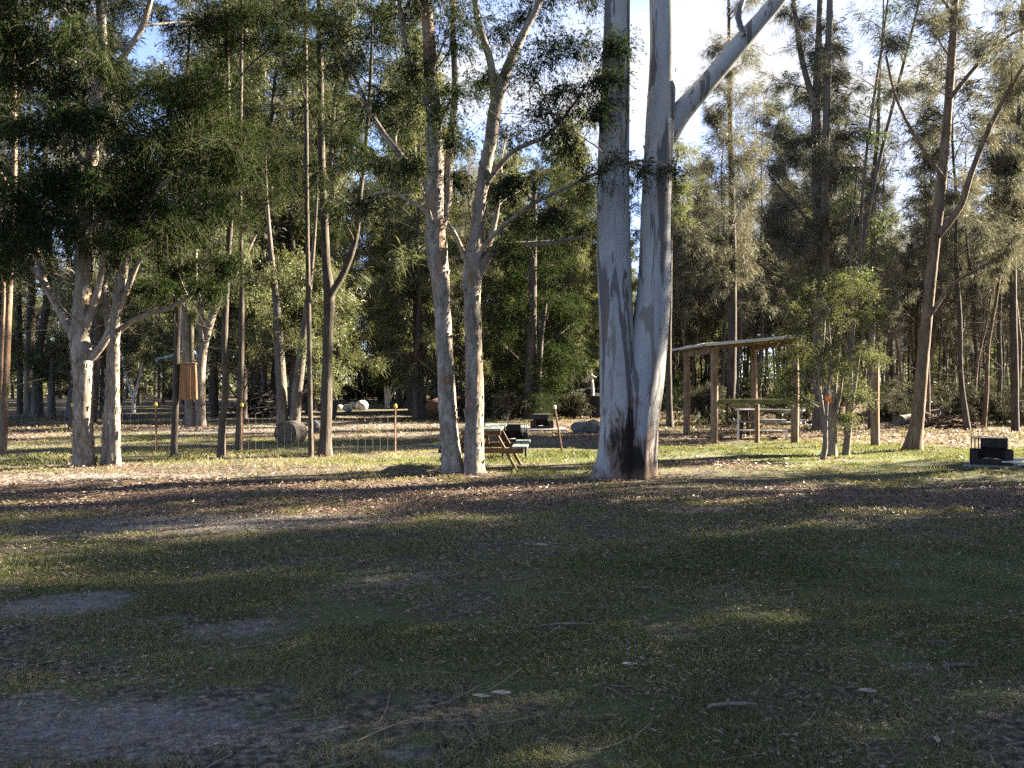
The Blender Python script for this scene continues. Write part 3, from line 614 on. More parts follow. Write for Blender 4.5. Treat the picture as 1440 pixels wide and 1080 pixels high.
hero('slender wavy trunk standing alone between nest box and yellow-capped picket', 643, 19, [[(310, 655, 15), (311, 640, 12), (312, 600, 10), (317, 550, 9.5), (316, 480, 9), (319, 400, 8), (325, 280, 8), (322, 150, 7), (318, 0, 6), (315, -120, 3)]], M['dark'], M['leaf_mel'], [(290, 30), (330, 10), (370, 25), (410, 45), (350, 60), (300, 95, 34), (395, 10), (330, 180, 36), (300, 160, 32), (280, -20), (340, -50), (390, -50), (430, 20), (360, -20), (420, -20), (310, -60)], 46, 3, kw=dict(MEL, per=126, ntw=17))
hero('slender straight trunk rising just behind a yellow-capped picket', 632, 20.8, [[(335, 645, 14), (335, 630, 11), (337, 580, 9), (339, 500, 8.5), (340, 400, 7), (338, 270, 6), (340, 100, 5), (342, -60, 3)]], M['dark'], M['leaf_mel'], [(350, 240), (390, 220), (320, 250), (400, 260, 34), (370, 190), (420, 210, 32), (340, 300, 28)], 38, 4, bare=12, bz=(1.8, 6))
hero('very thin straight pole of a tree close to the dark forked trunk', 642, 19.2, [[(437, 655, 10), (437, 640, 8), (436, 560, 7), (434, 420, 6.5), (432, 300, 6), (431, 150, 6), (430, 0, 5), (430, -120, 3)]], M['dark'], M['leaf_mel'], [(420, 220, 28), (445, 150, 26), (420, 90, 28), (440, 20, 30)], 30, 5)
hero('straight dark trunk dividing into a Y, sunlit down one side', 640, 19.5, [[(456, 655, 32), (457, 640, 24), (458, 620, 17.5), (459, 560, 16), (461, 480, 14.5), (463, 415, 15), (459, 370, 12), (456, 300, 11), (452, 200, 10), (451, 100, 9), (450, 0, 8), (449, -120, 5)], [(463, 418, 11), (485, 380, 9.5), (500, 335, 9), (506, 280, 7.5), (515, 200, 6), (521, 120, 5), (524, 30, 3)]], M['dark'], M['leaf_mel'],
     [(480, 290, 30), (510, 262, 32), (450, 240, 32), (500, 215, 30), (470, 325, 22), (430, 60, 32), (400, 90, 32), (520, 150, 26), (480, 190, 26), (440, -40), (500, -30), (465, 60, 22)], 36, 6, sides=18, step=.08, bare=6)
# further left, behind the fence
hero('sunlit pale trunk with rough dark base far behind the wire mesh', 583, 42, [[(40, 592, 22), (40, 580, 15), (41, 540, 13), (43, 470, 12), (45, 400, 10), (46, 300, 8), (44, 150, 5)]], M['paper_far'], M['leaf_mel'], [(40, 200), (70, 250), (20, 270), (60, 320), (90, 300), (10, 330)], 42, 11, step=.3)
hero('dark narrow trunk close against the sunlit pale one behind the wire mesh', 585, 41, [[(28, 592, 12), (28, 580, 9), (28, 500, 8), (27, 400, 6), (26, 250, 4)]], M['dark'], M['leaf_mel'], [(15, 250), (35, 300)], 36, 12, step=.3)
hero('small round-headed tree with light green crown seen over the wire mesh', 588, 38, [[(72, 596, 16), (72, 582, 12), (72, 560, 10), (73, 530, 8), (74, 500, 5)], [(73, 540, 5), (62, 515, 4), (56, 498, 2)], [(73, 535, 5), (88, 510, 4), (94, 495, 2)]], M['grey'], M['leaf_tea'], [(72, 495, 18), (60, 510, 16), (88, 510, 16), (70, 520, 14), (82, 490, 15), (58, 525, 12), (92, 525, 12)], 18, 13, dj=.5, step=.2, kw=dict(ntw=12, L=.12, W=.04, per=70, droop=.3))
hero('leaning dark trunk half hidden by the stout paperbark', 592, 38, [[(95, 600, 18), (97, 588, 14), (102, 560, 13), (104, 500, 12), (102, 430, 10), (95, 330, 7)]], M['grey'], M['leaf_mel'], [(95, 380), (115, 400), (80, 420, 30), (100, 300)], 36, 14, step=.3)
hero('pale leafless sapling splitting into a V on the sunny strip', 580, 44, [[(188, 584, 6), (188, 572, 5), (187, 556, 5), (178, 530, 4), (172, 505, 3), (168, 480, 2)], [(188, 560, 5), (194, 540, 4), (201, 515, 3.5), (206, 500, 3)]], M['deadwood'], M['leaf_tea'], [(172, 488, 12), (205, 498, 8)], 10, 15, dj=.3, step=.3, kw=dict(ntw=6, L=.12, W=.04, per=28))
hero('orange-brown paperbark of several stems standing behind the nest box', 601, 31, [[(267, 612, 24), (267, 598, 16), (266, 560, 13), (262, 500, 12), (257, 430, 10), (240, 380, 8), (225, 320, 5)], [(283, 612, 22), (282, 598, 15), (281, 560, 14), (284, 500, 13), (295, 455, 11), (310, 420, 9), (335, 380, 7), (360, 330, 4)], [(284, 480, 9), (282, 430, 8), (275, 380, 6), (280, 300, 4)]], M['paper_far'], M['leaf_oakg'], [(260, 400), (230, 390), (290, 390), (320, 380), (265, 440, 24), (250, 350), (300, 340), (345, 350), (220, 350), (285, 450, 20)], 34, 16, step=.2, kw=OAK)
hero('pair of thick brown stems with light leafy sprays behind the cut log', 600, 30.5, [[(398, 612, 24), (397, 596, 17), (396, 550, 15), (392, 480, 14), (388, 420, 10), (381, 350, 7), (376, 280, 4), (374, 220, 2)], [(412, 612, 22), (414, 596, 16), (418, 550, 15), (425, 490, 13), (432, 430, 9), (440, 360, 6), (446, 280, 3), (446, 230, 2)]], M['grey'], M['leaf_tea'], [(400, 460), (440, 480), (465, 510), (475, 460), (445, 420), (410, 400), (380, 440), (360, 420), (480, 420), (460, 380), (420, 360), (455, 540, 20), (385, 380), (350, 460, 24)], 30, 17, step=.2, kw=dict(ntw=14, L=.11, W=.028, per=70, droop=.5))
hero('thick black trunk with bare side branches beyond the middle picket', 587, 38, [[(593, 598, 34), (592, 586, 24), (590, 570, 17), (588, 480, 14), (586, 400, 12), (584, 300, 9), (582, 180, 6)], [(594, 580, 6), (602, 530, 4), (610, 470, 3)]], M['dark'], M['leaf_oakg'], [(585, 360), (560, 330), (610, 340), (590, 290), (565, 400, 26), (615, 410, 24), (600, 250), (570, 260)], 40, 18, step=.25, kw=OAK, bare=10, bz=(2, 8))
hero('thick dark trunk inside a black mass of low foliage behind the barbecue', 591, 36, [[(745, 602, 28), (745, 588, 19), (745, 540, 16), (748, 450, 13), (750, 350, 10), (752, 240, 6)], [(757, 600, 12), (757, 560, 9), (760, 490, 7), (768, 420, 5)]], M['dark'], M['leaf_mel'], [(740, 480), (780, 500), (710, 500), (800, 460), (760, 420), (720, 440), (790, 420), (700, 540, 26), (720, 555, 22), (775, 535, 24), (740, 390), (780, 370), (710, 400), (805, 500), (750, 520), (820, 430), (690, 470), (765, 560, 18), (735, 340), (790, 330)], 36, 19, step=.25, kw=dict(ntw=14, L=.12, W=.036, per=80, droop=.2))
hero('slim dark trunk behind the gum, beside the low end of the shelter roof', 602, 31, [[(943, 612, 14), (942, 598, 11), (941, 560, 9), (940, 500, 8.5), (941, 420, 8), (943, 300, 6), (946, 150, 4)]], M['dark'], M['leaf_oakg'], [(945, 240), (955, 300, 26), (950, 200)], 32, 20, step=.25, kw=OAK)
hero('straight dark trunk seen through the shelter between its posts', 590, 33, [[(1025, 604, 18), (1026, 590, 14), (1029, 520, 13), (1030, 440, 12), (1030, 380, 11), (1029, 280, 9), (1026, 150, 7), (1024, 0, 4)]], M['dark'], M['leaf_oak'], [(1020, 250), (1050, 290), (1000, 300), (1030, 200), (1040, 140), (1010, 120), (1030, 60), (990, 230), (1060, 220)] + sprinkle(18, 975, 1085, -20, 400, 30, 1), 38, 21, step=.25, kw=dict(OAK, per=90))
hero('tall grey tree with three upright stems rising from behind the shelter', 604, 28.5, [[(1151, 616, 24), (1151, 600, 18), (1151, 500, 15), (1151, 400, 14), (1149, 300, 13), (1148, 200, 12.5), (1147, 150, 12), (1150, 60, 9), (1153, -20, 7), (1158, -120, 4)], [(1164, 616, 20), (1163, 600, 14), (1161, 500, 13), (1160, 400, 12), (1160, 250, 11), (1163, 120, 10), (1166, 0, 9), (1168, -120, 5)], [(1147, 155, 9), (1128, 90, 8), (1120, 40, 7), (1112, -20, 6), (1100, -100, 3)], [(1156, 350, 6), (1135, 310, 5), (1105, 275, 4), (1080, 245, 3)], [(1150, 360, 5), (1120, 338, 4), (1085, 320, 3)]], M['grey'], M['leaf_oak'],
     [(1085, 240), (1105, 270), (1080, 310), (1120, 220), (1095, 190), (1190, 300), (1135, 330, 28), (1180, 360), (1105, 350, 30), (1130, 60, 26), (1100, 20, 28), (1180, 200, 26), (1080, 120, 26), (1160, -60), (1110, -60), (1200, 130, 26), (1200, 240, 26)] + sprinkle(20, 1075, 1225, -20, 400, 28, 2), 34, 22, step=.2, sides=14, kw=dict(OAK, per=90))
hero('leaning brown tree with flared foot and a branch reaching over the barbecue', 635, 20.5, [[(1282, 652, 48), (1283, 637, 32), (1285, 622, 24), (1289, 600, 19), (1293, 560, 17), (1298, 500, 16), (1305, 430, 15), (1313, 350, 14), (1322, 270, 14), (1331, 170, 12.5), (1337, 80, 11), (1342, 0, 9), (1346, -80, 7), (1350, -180, 3)], [(1318, 332, 10), (1350, 290, 8.5), (1368, 235, 7.5), (1400, 160, 6.5), (1440, 90, 5), (1480, 30, 3)], [(1303, 450, 6), (1340, 400, 5), (1390, 370, 4), (1440, 340, 3), (1480, 320, 2)], [(1334, 140, 7), (1375, 90, 5), (1420, 50, 4), (1460, 35, 2)], [(1325, 250, 6), (1290, 200, 5), (1260, 140, 4), (1245, 80, 3)]], M['brown'], M['leaf_oak'],
     [(1360, 250, 30), (1340, 280, 26), (1390, 180, 30), (1420, 130, 30), (1380, 80, 30), (1420, 60, 32), (1300, 120, 28), (1260, 120, 30), (1340, 30, 30), (1300, 30, 30), (1380, 10), (1440, 20), (1380, 300, 24), (1430, 330, 24), (1350, -50), (1250, 60, 28), (1270, -20), (1400, 360, 20), (1320, -70, 40), (1370, -70, 40), (1300, -130, 44), (1350, -150, 44), (1400, -120, 44), (1330, -210, 44), (1390, -200, 40), (1440, -60, 40), (1280, -80, 36), (1360, -260, 40), (1460, 120, 28)], 30, 23, sides=20, step=.08, amp=.08, kw=dict(OAK, per=90, W=.007, L=.16))
hero('slim pale tree fanning into thin rods above the small tea tree', 600, 26, [[(1192, 612, 12), (1193, 600, 10), (1196, 500, 8), (1201, 440, 7), (1215, 330, 6.5), (1235, 230, 5.5), (1262, 120, 4.5), (1292, 0, 3.5), (1310, -90, 2)], [(1208, 380, 5), (1212, 280, 4.5), (1222, 180, 4), (1240, 60, 3.5), (1252, -40, 2)], [(1200, 450, 5), (1196, 350, 4), (1204, 250, 3)]], M['grey'], M['leaf_gum'], [(1200, 250, 26), (1225, 190, 26), (1210, 320, 26), (1240, 350, 26), (1180, 280, 22), (1235, 130, 24), (1275, 60, 24), (1205, 380, 24), (1250, 300, 26), (1250, 10, 26)], 26, 24, step=.2, kw=dict(ntw=10, L=.10, W=.028, per=38, droop=.6))
hero('thin bare-stemmed tree at the edge of the forest past the barbecue', 606, 28.5, [[(1428, 616, 14), (1428, 604, 11), (1426, 500, 10), (1424, 400, 9), (1426, 300, 8), (1432, 150, 6), (1436, 0, 4)]], M['dark'], M['leaf_oak'], [(1420, 230), (1440, 200), (1410, 300), (1445, 290), (1435, 120), (1420, 60), (1450, 20)] + sprinkle(12, 1390, 1460, -20, 380, 28, 3), 34, 25, step=.25, kw=dict(OAK, per=90))
# small tea tree in front of the shelter
T = Tree('tea_tree', 'small bushy tea tree on twisted thin stems in front of the shelter', G(1163, 645), 41)
for q, d in (([(1156, 660, 13), (1157, 648, 9), (1161, 620, 7), (1157, 580, 6), (1152, 530, 5), (1158, 470, 4), (1160, 420, 2)], 18.7), ([(1170, 648, 20), (1171, 636, 14), (1171, 610, 12), (1171, 580, 8), (1176, 520, 6), (1182, 470, 4), (1190, 430, 2)], 19.4), ([(1189, 645, 16), (1190, 634, 11), (1193, 610, 9), (1198, 570, 6), (1205, 520, 5), (1209, 480, 3)], 19.6), ([(1171, 600, 6), (1180, 560, 5), (1186, 520, 3)], 19.4), ([(1161, 610, 5), (1163, 560, 5), (1168, 510, 4), (1165, 450, 2)], 18.7)):
    l, lr = px_path(q, d, T.rng.uniform(-.2, .2)); T.trunk(l, lr, .06, 12, .2, (12, 12, 5), .05)
clumps_px(T, [(1125, 420), (1150, 400), (1185, 412), (1140, 450), (1180, 450), (1212, 440), (1130, 488), (1165, 482), (1208, 490), (1200, 540), (1112, 468), (1160, 520), (1118, 520, 18), (1195, 395), (1225, 410), (1165, 430), (1150, 500), (1190, 515), (1130, 400), (1110, 440, 18), (1170, 385, 20), (1190, 585, 9), (1135, 560, 9), (1218, 556, 12), (1108, 545, 11), (1232, 500, 14), (1098, 500, 12), (1240, 440, 13)], 19.2, 22, .8, ntw=12, L=.045, W=.012, per=90, droop=.3, tscale=.8)
T.flakes(60, 2, .03)
T.build(M['paper_far'], M['leaf_tea'])
tg = thing('trail_marker', 'small orange ribbon tied round a thin stem of the tea tree', 'marker', P(1164, 560, 18.62))
a = Acc(); tube(a, [(0, 0, -.035), (0, 0, 0), (0, 0, .035)], [.044, .05, .044], 12); box(a, (-.02, -.056, -.03), (.07, .006, .07), rotm('Y', .3)); box(a, (.03, -.058, -.05), (.07, .006, .09), rotm('Y', -.4)); a.obj('ribbon', M['orange'], tg)

# ------------------------------------------------------------------ forest: she-oaks and saplings, a few kinds copied many times
def sheoak(seed, H, cs, spread, nb, tufts=13, per=3, W=.011, Ln=.24, r0=None, low=26):
    rng = np.random.default_rng(seed); T = Tree('x', '', (0, 0, 0), seed)
    n = 9; z = np.linspace(-.15, H, n); w = np.cumsum(rng.normal(0, .012 * H, (n, 2)), 0) * .55
    r0 = r0 or H * .0085; T.trunk(np.stack([w[:, 0] - w[0, 0], w[:, 1] - w[0, 1], z], 1), r0 * (1 - .9 * np.linspace(0, 1, n)) * np.array([1.35] + [1] * (n - 1)), .5, 8, .08, (5, 5, 1), .05)
    p, r = T.paths[0]; A_, D_, L_ = [], [], []
    for i in range(nb):
        f = cs + (1 - cs) * (i + rng.uniform(0, 1)) / nb * .98; k = min(len(p) - 1, int(f * len(p))); az = i * 2.4 + rng.uniform(-.6, .6)
        L = spread * (1.05 - .75 * (f - cs) / (1 - cs)) * rng.uniform(.6, 1.25); el = math.radians(rng.uniform(20, 60))
        A_.append(p[k]); D_.append([math.cos(az) * math.cos(el), math.sin(az) * math.cos(el), math.sin(el)]); L_.append(L)
    A_, D_, L_ = np.array(A_), np.array(D_), np.array(L_)[:, None]
    B_ = A_ + D_ * L_; B = bez(A_, (A_ + B_) / 2 + np.array([0, 0, .12]) * L_ + rng.normal(0, .06, A_.shape) * L_, B_, 6)
    tubes(T.wood, B, np.linspace(1, .2, 6)[None] * (.010 + .008 * L_), 4)
    K = 8; tt = rng.uniform(.25, 1, (nb, K)) * 5; i0 = np.minimum(tt.astype(int), 4); fr = (tt - i0)[..., None]; mi = np.arange(nb)[:, None]
    S = (B[mi, i0] * (1 - fr) + B[mi, i0 + 1] * fr).reshape(-1, 3); dd = np.repeat(D_, K, 0) * .6 + rng.normal(0, .6, (nb * K, 3)) + np.array([0, 0, .1])
    E = S + unit(dd) * rng.uniform(.3, .85, (nb * K, 1)) * (spread / 2.2); Tw = bez(S, (S + E) / 2 + np.array([0, 0, .08]), E, 4)
    tubes(T.wood, Tw, np.linspace(.006, .0025, 4)[None] * np.ones((nb * K, 1)), 3)
    C = Tw[:, None, :].repeat(1, 1).reshape(nb * K, 4, 3); t2 = rng.uniform(.2, 1, (nb * K, tufts)) * 3; j0 = np.minimum(t2.astype(int), 2); f2 = (t2 - j0)[..., None]; mk = np.arange(nb * K)[:, None]
    Q = (C[mk, j0] * (1 - f2) + C[mk, j0 + 1] * f2)[:, :, None].repeat(per, 2); td = unit(E - S)[:, None, None]
    dirs = td * .7 + np.array([0, 0, -.5]) + rng.normal(0, .5, Q.shape); ti = (rng.beta(2, 3, Q.shape[:3]) + rng.uniform(-.2, .2, (nb * K, 1, 1))).ravel()
    needles(T.leaf, (Q + rng.normal(0, .10, Q.shape)).reshape(-1, 3), dirs.reshape(-1, 3), Ln, W, rng, np.clip(ti, 0, 1))
    T.bare(low, 1.0, H * cs + 1, .5, 1.8)
    if T.tw: tubes(T.wood, np.concatenate([t for t, _ in T.tw]), np.concatenate([q for _, q in T.tw]), 3)
    return T
def proto(T, mw, ml):
    return T.wood.mesh('forest_trunk', True), T.leaf.mesh('forest_crown'), mw, ml, T
KINDS = {'oak': [], 'green': [], 'pole': []}
for k, (H, cs, sp, nb) in enumerate([(17, .30, 2.3, 28), (15, .22, 2.1, 28), (18, .38, 2.4, 28), (13, .28, 1.9, 26), (16, .45, 2.0, 22)]):
    KINDS['oak'].append(proto(sheoak(200 + k, H, cs, sp, nb), M['dark' if k % 2 else 'grey'], M['leaf_oak']))
for k, (H, cs, sp, nb) in enumerate([(15, .10, 2.4, 52), (13, .07, 2.2, 50), (17, .16, 2.6, 54)]):
    KINDS['green'].append(proto(sheoak(220 + k, H, cs, sp, nb, 13, 4, .018, .32), M['dark'], M['leaf_oakg']))
for k, (H, cs, sp, nb) in enumerate([(11, .5, 1.1, 18), (13, .55, 1.2, 20), (9, .45, 1.0, 16)]):
    KINDS['pole'].append(proto(sheoak(240 + k, H, cs, sp, nb, 11, 3, .015, .28, H * .0058, 14), M['dark' if k else 'brown'], M['leaf_oak']))
for kk in KINDS.values():
    for q in kk: q[0].materials.append(q[2]); q[1].materials.append(q[3])
def plant(kind, x, y, s, name, label, group, i):
    tm, cm, _, _, _ = KINDS[kind][i % len(KINDS[kind])]
    o = thing(name, label, 'tree', (x, y, float(gh(x, y)[0])), group, random.uniform(0, 6.28)); o.scale = (s * random.uniform(.9, 1.15), s * random.uniform(.9, 1.15), s)
    o.rotation_euler[0] = random.gauss(0, .025); o.rotation_euler[1] = random.gauss(0, .03)
    for nm, me in (('trunk', tm), ('crown', cm)):
        c = bpy.data.objects.new(nm, me); COL.objects.link(c); c.parent = o
placed = []
def forest(n, pxr, dr, mix, name, label, group, mind=1.4, s=(.8, 1.15), ok=lambda x, y: True):
    c = 0
    for _ in range(n * 40):
        if c >= n: break
        d = math.sqrt(random.uniform(dr[0] ** 2, dr[1] ** 2)); px = random.uniform(*pxr); x = (px - 720) / F * d
        u, w = .927 * d - .375 * x, .927 * x + .375 * d
        if u < 21.5 and x > 2: continue
        if w > 9 and (24.5 < u < 35.5 or 37 < u < 40 or 44.5 < u < 48.5): continue
        if not ok(x, d) or any((x - a) ** 2 + (d - b) ** 2 < mind ** 2 for a, b in placed): continue
        placed.append((x, d)); kind = random.choices(list(mix), list(mix.values()))[0]
        lb = label[kind] if isinstance(label, dict) else label
        plant(kind, x, d, random.uniform(*s), name, lb, group, random.randrange(9)); c += 1
forest(118, (925, 1500), (29, 64), {'oak': .20, 'pole': .79, 'green': .01}, 'she_oak', {'oak': 'slender grey she-oak in the sparse forest behind the shelter', 'pole': 'thin bare pole of a young she-oak in the forest behind the shelter', 'green': 'bushy she-oak leafy nearly to its base in the forest behind the shelter'}, 'she-oaks in the forest behind the shelter', 1.2)
forest(44, (930, 1520), (44, 68), {'oak': .8, 'green': .2}, 'she_oak', {'oak': 'short feathery she-oak in the back rows behind the shelter', 'green': 'short bushy she-oak in the back rows behind the shelter'}, 'she-oaks in the back rows', 1.1, (.6, .85))
forest(56, (930, 1520), (36, 66), {'pole': 1}, 'she_oak', 'thin young she-oak deep in the forest behind the shelter', 'young she-oaks deep in the forest', .9, (.6, .95))
forest(6, (470, 610), (37, 46), {'green': .6, 'oak': .4}, 'she_oak', 'tall she-oak beside the dark trunk beyond the middle picket', 'she-oaks near the middle picket', 1.6, (1.0, 1.2), ok=lambda x, y: not 462 < 720 + F * x / y < 578)
forest(62, (470, 880), (41, 72), {'oak': .25, 'pole': .2, 'green': .55}, 'she_oak', {'oak': 'tall she-oak with clear stem in the wood between the paperbarks and the gum', 'pole': 'thin young she-oak in the wood between the paperbarks and the gum', 'green': 'green drooping she-oak in the wood between the paperbarks and the gum'}, 'she-oaks in the wood beyond the middle clearing', 1.5, (.72, 1.0), ok=lambda x, y: not (470 < 720 + F * x / y < 560 and y < 60))
forest(48, (-130, 470), (47, 80), {'oak': .3, 'green': .5, 'pole': .2}, 'she_oak', {'oak': 'tall dark she-oak in the wood beyond the wire fence', 'pole': 'thin young tree in the wood beyond the wire fence', 'green': 'dense green she-oak in the wood beyond the wire fence'}, 'trees in the wood beyond the wire fence', 1.7, (.75, 1.05))
forest(12, (-80, 330), (29, 42), {'oak': .55, 'green': .45}, 'she_oak', {'oak': 'tall olive she-oak among the first trees beyond the wire fence', 'green': 'tall leafy she-oak among the first trees beyond the wire fence'}, 'she-oaks just beyond the wire fence', 2.2, (1.0, 1.25), ok=lambda x, y: not 165 < 720 + F * x / y < 245)
forest(14, (330, 470), (36, 50), {'green': .7, 'oak': .3}, 'she_oak', 'sunlit olive she-oak standing behind the slender trunks at the fence', 'sunlit she-oaks behind the slender trunks', 1.6, (.95, 1.3))
forest(8, (690, 850), (36, 46), {'green': 1.0}, 'she_oak', 'low-branched green she-oak behind the dark brush heap', 'she-oaks behind the dark brush heap', 1.6, (.6, .8))
# beyond the frame to the right: the trees whose shade lies over the clearing
random.seed(9)
SH = []
for k in range(3):
    T = Tree('x', '', (0, 0, 0), 300 + k); H = 12.5 + k
    T.trunk([(0, 0, -.2), (.1, .1, 3), (-.1, .2, 7), (.2, 0, H)], [.24, .19, .13, .03], .4, 10, .1, (4, 4, 1))
    for i in range(46):
        a, z = T.rng.uniform(0, 6.28), 2.4 + (H - 2.6) * ((i + T.rng.uniform()) / 46); rr = 2.7 * math.sin(math.pi * min(1, (z - 1) / (H - .5)) ** .8) * T.rng.uniform(.3, 1.0) + .25
        T.clump((math.cos(a) * rr, math.sin(a) * rr, z), (.9, .9, .65), ntw=11, L=.13, W=.05, per=49, droop=.3, tscale=1.5)
    tubes(T.wood, np.concatenate([t for t, _ in T.tw]), np.concatenate([q for _, q in T.tw]), 3)
    SH.append(proto(T, M['grey'], M['leaf_gum']))
for q in SH: q[0].materials.append(q[2]); q[1].materials.append(q[3])
KINDS['shade'] = SH
i = 0
for u, w, s in [(-1.5, 17, .95), (1.0, 19, 1.0), (3.3, 16.5, .95), (5.4, 20, 1.0), (7.6, 18, .85), (10.5, 22, .9), (4.2, 25, 1.2), (6.7, 27, 1.15), (9.3, 29, 1.0), (1.8, 24, 1.15), (-1.0, 25, 1.1), (11.8, 27, 1.1), (6.0, 15.5, .8), (2.3, 14, .8), (-.2, 14.5, .8), (3.2, 21, 1.0), (7.4, 23, 1.0), (0, 21.5, 1.0)]:
    x, y = w * CA - u * SA, w * SA + u * CA
    plant('shade', x, y, s, 'shade_tree', 'broad leafy tree shading the clearing from outside the picture', 'shade trees beside the clearing', i); i += 1

# shrubs of the understorey
SB = []
for k in range(4):
    T = Tree('x', '', (0, 0, 0), 400 + k); h = (1.3, 1.8, 2.4, 1.0)[k]
    for j in range(6):
        a = T.rng.uniform(0, 6.28); q = T.rng.uniform(.25, .55) * h; T.trunk([(0, 0, -.1), (math.cos(a) * q * .4, math.sin(a) * q * .4, h * .4), (math.cos(a) * q, math.sin(a) * q, h * .8)], [.03, .02, .008], .15, 5, .1)
    for j in range(17):
        a, q = T.rng.uniform(0, 6.28), T.rng.uniform(.1, .62) * h
        T.clump((math.cos(a) * q, math.sin(a) * q, h * T.rng.uniform(.22, .95)), (.32 * h ** .5, .32 * h ** .5, .26 * h ** .5), ntw=9, L=.075, W=.02, per=72, droop=.2, limb=False)
    tubes(T.wood, np.concatenate([t for t, _ in T.tw]), np.concatenate([q for _, q in T.tw]), 3)
    ml = M['leaf_mel' if k == 2 else 'leaf_scrub']; SB.append((T.wood.mesh('shrub_stems', True), T.leaf.mesh('shrub_leaves')))
    SB[-1][0].materials.append(M['dark']); SB[-1][1].materials.append(ml)
def shrub(x, y, s, label, group, k, name='shrub'):
    o = thing(name, label, 'shrub', (x, y, float(gh(x, y)[0])), group, random.uniform(0, 6.28)); o.scale = (s, s, s * random.uniform(.85, 1.15))
    for nm, me in (('stems', SB[k][0]), ('foliage', SB[k][1])):
        c = bpy.data.objects.new(nm, me); COL.objects.link(c); c.parent = o
for n, pr, dr, lb, gp in [(26, (930, 1500), (30, 58), 'dark low shrub among the thin trunks behind the shelter', 'understorey shrubs behind the shelter'),
                          (26, (660, 850), (34, 50), 'dark low shrub behind the barbecue and brush heap', 'understorey shrubs behind the barbecue'),
                          (16, (470, 640), (56, 75), 'low shrub at the far end of the clearing beyond the boulders', 'shrubs beyond the boulders'),
                          (22, (-60, 470), (66, 90), 'low shrub at the far edge of the sunny ground beyond the fence', 'shrubs far beyond the fence')]:
    for j in range(n):
        d = random.uniform(*dr); x = (random.uniform(*pr) - 720) / F * d
        if x > 2 and .927 * d - .375 * x < 22: continue
        shrub(x, d, random.uniform(.45, 1.0), lb, gp, random.randrange(4))
for j in range(20):
    d = random.uniform(31, 35.5); x = (1235 + 13 * j + random.uniform(-8, 8) - 720) / F * d; shrub(x, d, random.uniform(.5, .95), 'added dark bush standing in for shade on the low bank behind the leaning brown tree', 'added shade-filling bushes on the low bank', (1, 3)[j % 2])  # dark bushes added to stand in for the shade lying on the bank
# small pale-stemmed shrub with a bright crown
hero('little multi-stemmed shrub with pale stems and bright green crown by the boulders', 572, 50, [[(543, 576, 4), (543, 560, 3.5), (541, 540, 3), (537, 525, 2)], [(546, 576, 4), (547, 558, 3.5), (552, 540, 3), (562, 528, 2)], [(544, 570, 3), (546, 545, 3), (545, 522, 2)], [(547, 566, 3), (556, 548, 3), (568, 540, 2)]], M['deadwood'], M['leaf_bright'], [(540, 520, 11), (552, 515, 11), (562, 525, 10), (535, 530, 8), (548, 528, 9), (570, 538, 7), (545, 512, 8)], 9, 51, dj=.4, step=.3, kw=dict(ntw=9, L=.16, W=.06, per=42, droop=.2), name='shrub')

# the far wood that closes the view: one mass
def far_wood():
    wood_, leaf_ = Acc(), Acc(); rng = np.random.default_rng(77)
    vs = [q[4] for q in KINDS['oak'] + KINDS['green']]
    data = [(v.wood.v, v.wood.f, v.leaf.raw().reshape(-1, 5, 3)[::3]) for v in vs]
    trunks = [v.wood.v[0] for v in vs]
    tf = [v.wood.f[0][0] for v in vs]
    for k in range(260):
        d = math.sqrt(rng.uniform(72 ** 2, 125 ** 2)); x = rng.uniform(-.75, .85) * d; i = rng.integers(len(vs)); s = rng.uniform(.6, .92); a = rng.uniform(0, 6.28)
        c, sn = math.cos(a) * s, math.sin(a) * s; R = np.array([[c, -sn, 0], [sn, c, 0], [0, 0, s]]); o = np.array([x, d, 0])
        wood_.add(trunks[i] @ R.T + o, tf[i])
        Lf = data[i][2]; cen = Lf.mean(1, keepdims=True); Lf = (cen + (Lf - cen) * np.array([2.6, 2.6, 1.8])).reshape(-1, 3) @ R.T + o
        leaf_.add(Lf, np.arange(len(Lf)).reshape(-1, 5), np.repeat(rng.beta(2, 3), len(Lf) // 5))
    n = 60000; d = np.sqrt(rng.uniform(76 ** 2, 130 ** 2, n)); x = rng.uniform(-.85, .95, n) * d
    hgt = 6.5 * fbm(np.stack([x * .25, d * .25, x * 0], 1), 2) + .6
    pos = np.stack([x, d, rng.uniform(0, 1, n) ** 1.3 * hgt], 1)
    leaves(leaf_, pos, rng.normal(size=(n, 3)), .5, .2, rng, rng.beta(2, 3, n))
    o = leaf_.obj('far_wood', M['leaf_oakg']); tag(o, 'far wall of she-oak forest closing the view behind every clearing', 'forest', kind='stuff')
    t = wood_.obj('far_wood_trunks', M['dark'], o, smooth=True); tag(t, kind='stuff')
far_wood()
def undergrowth():
    acc = Acc(); rng = np.random.default_rng(78)
    n = 42000; d = np.sqrt(rng.uniform(29 ** 2, 66 ** 2, n)); px = np.where(rng.uniform(size=n) < .72, rng.uniform(930, 1560, n), rng.uniform(640, 860, n)); x = (px - 720) / F * d
    q = fbm(np.stack([x * .4, d * .4, x * 0], 1), 3); k = (q > .5) & (.927 * d - .375 * x > 22.5) & ((px > 900) | (d > 38)); x, d, q = x[k], d[k], q[k]; n = len(x)
    pos = np.stack([x, d, gh(x, d) + rng.uniform(0, 1, n) ** 1.5 * (q - .42) * 4.0], 1)
    leaves(acc, pos, rng.normal(size=(n, 3)) + np.array([0, 0, .8]), .22, .045, rng, rng.beta(2, 3, n))
    tag(acc.obj('undergrowth', M['leaf_scrub']), 'scrubby undergrowth between the forest trunks', 'undergrowth', kind='stuff')
undergrowth()

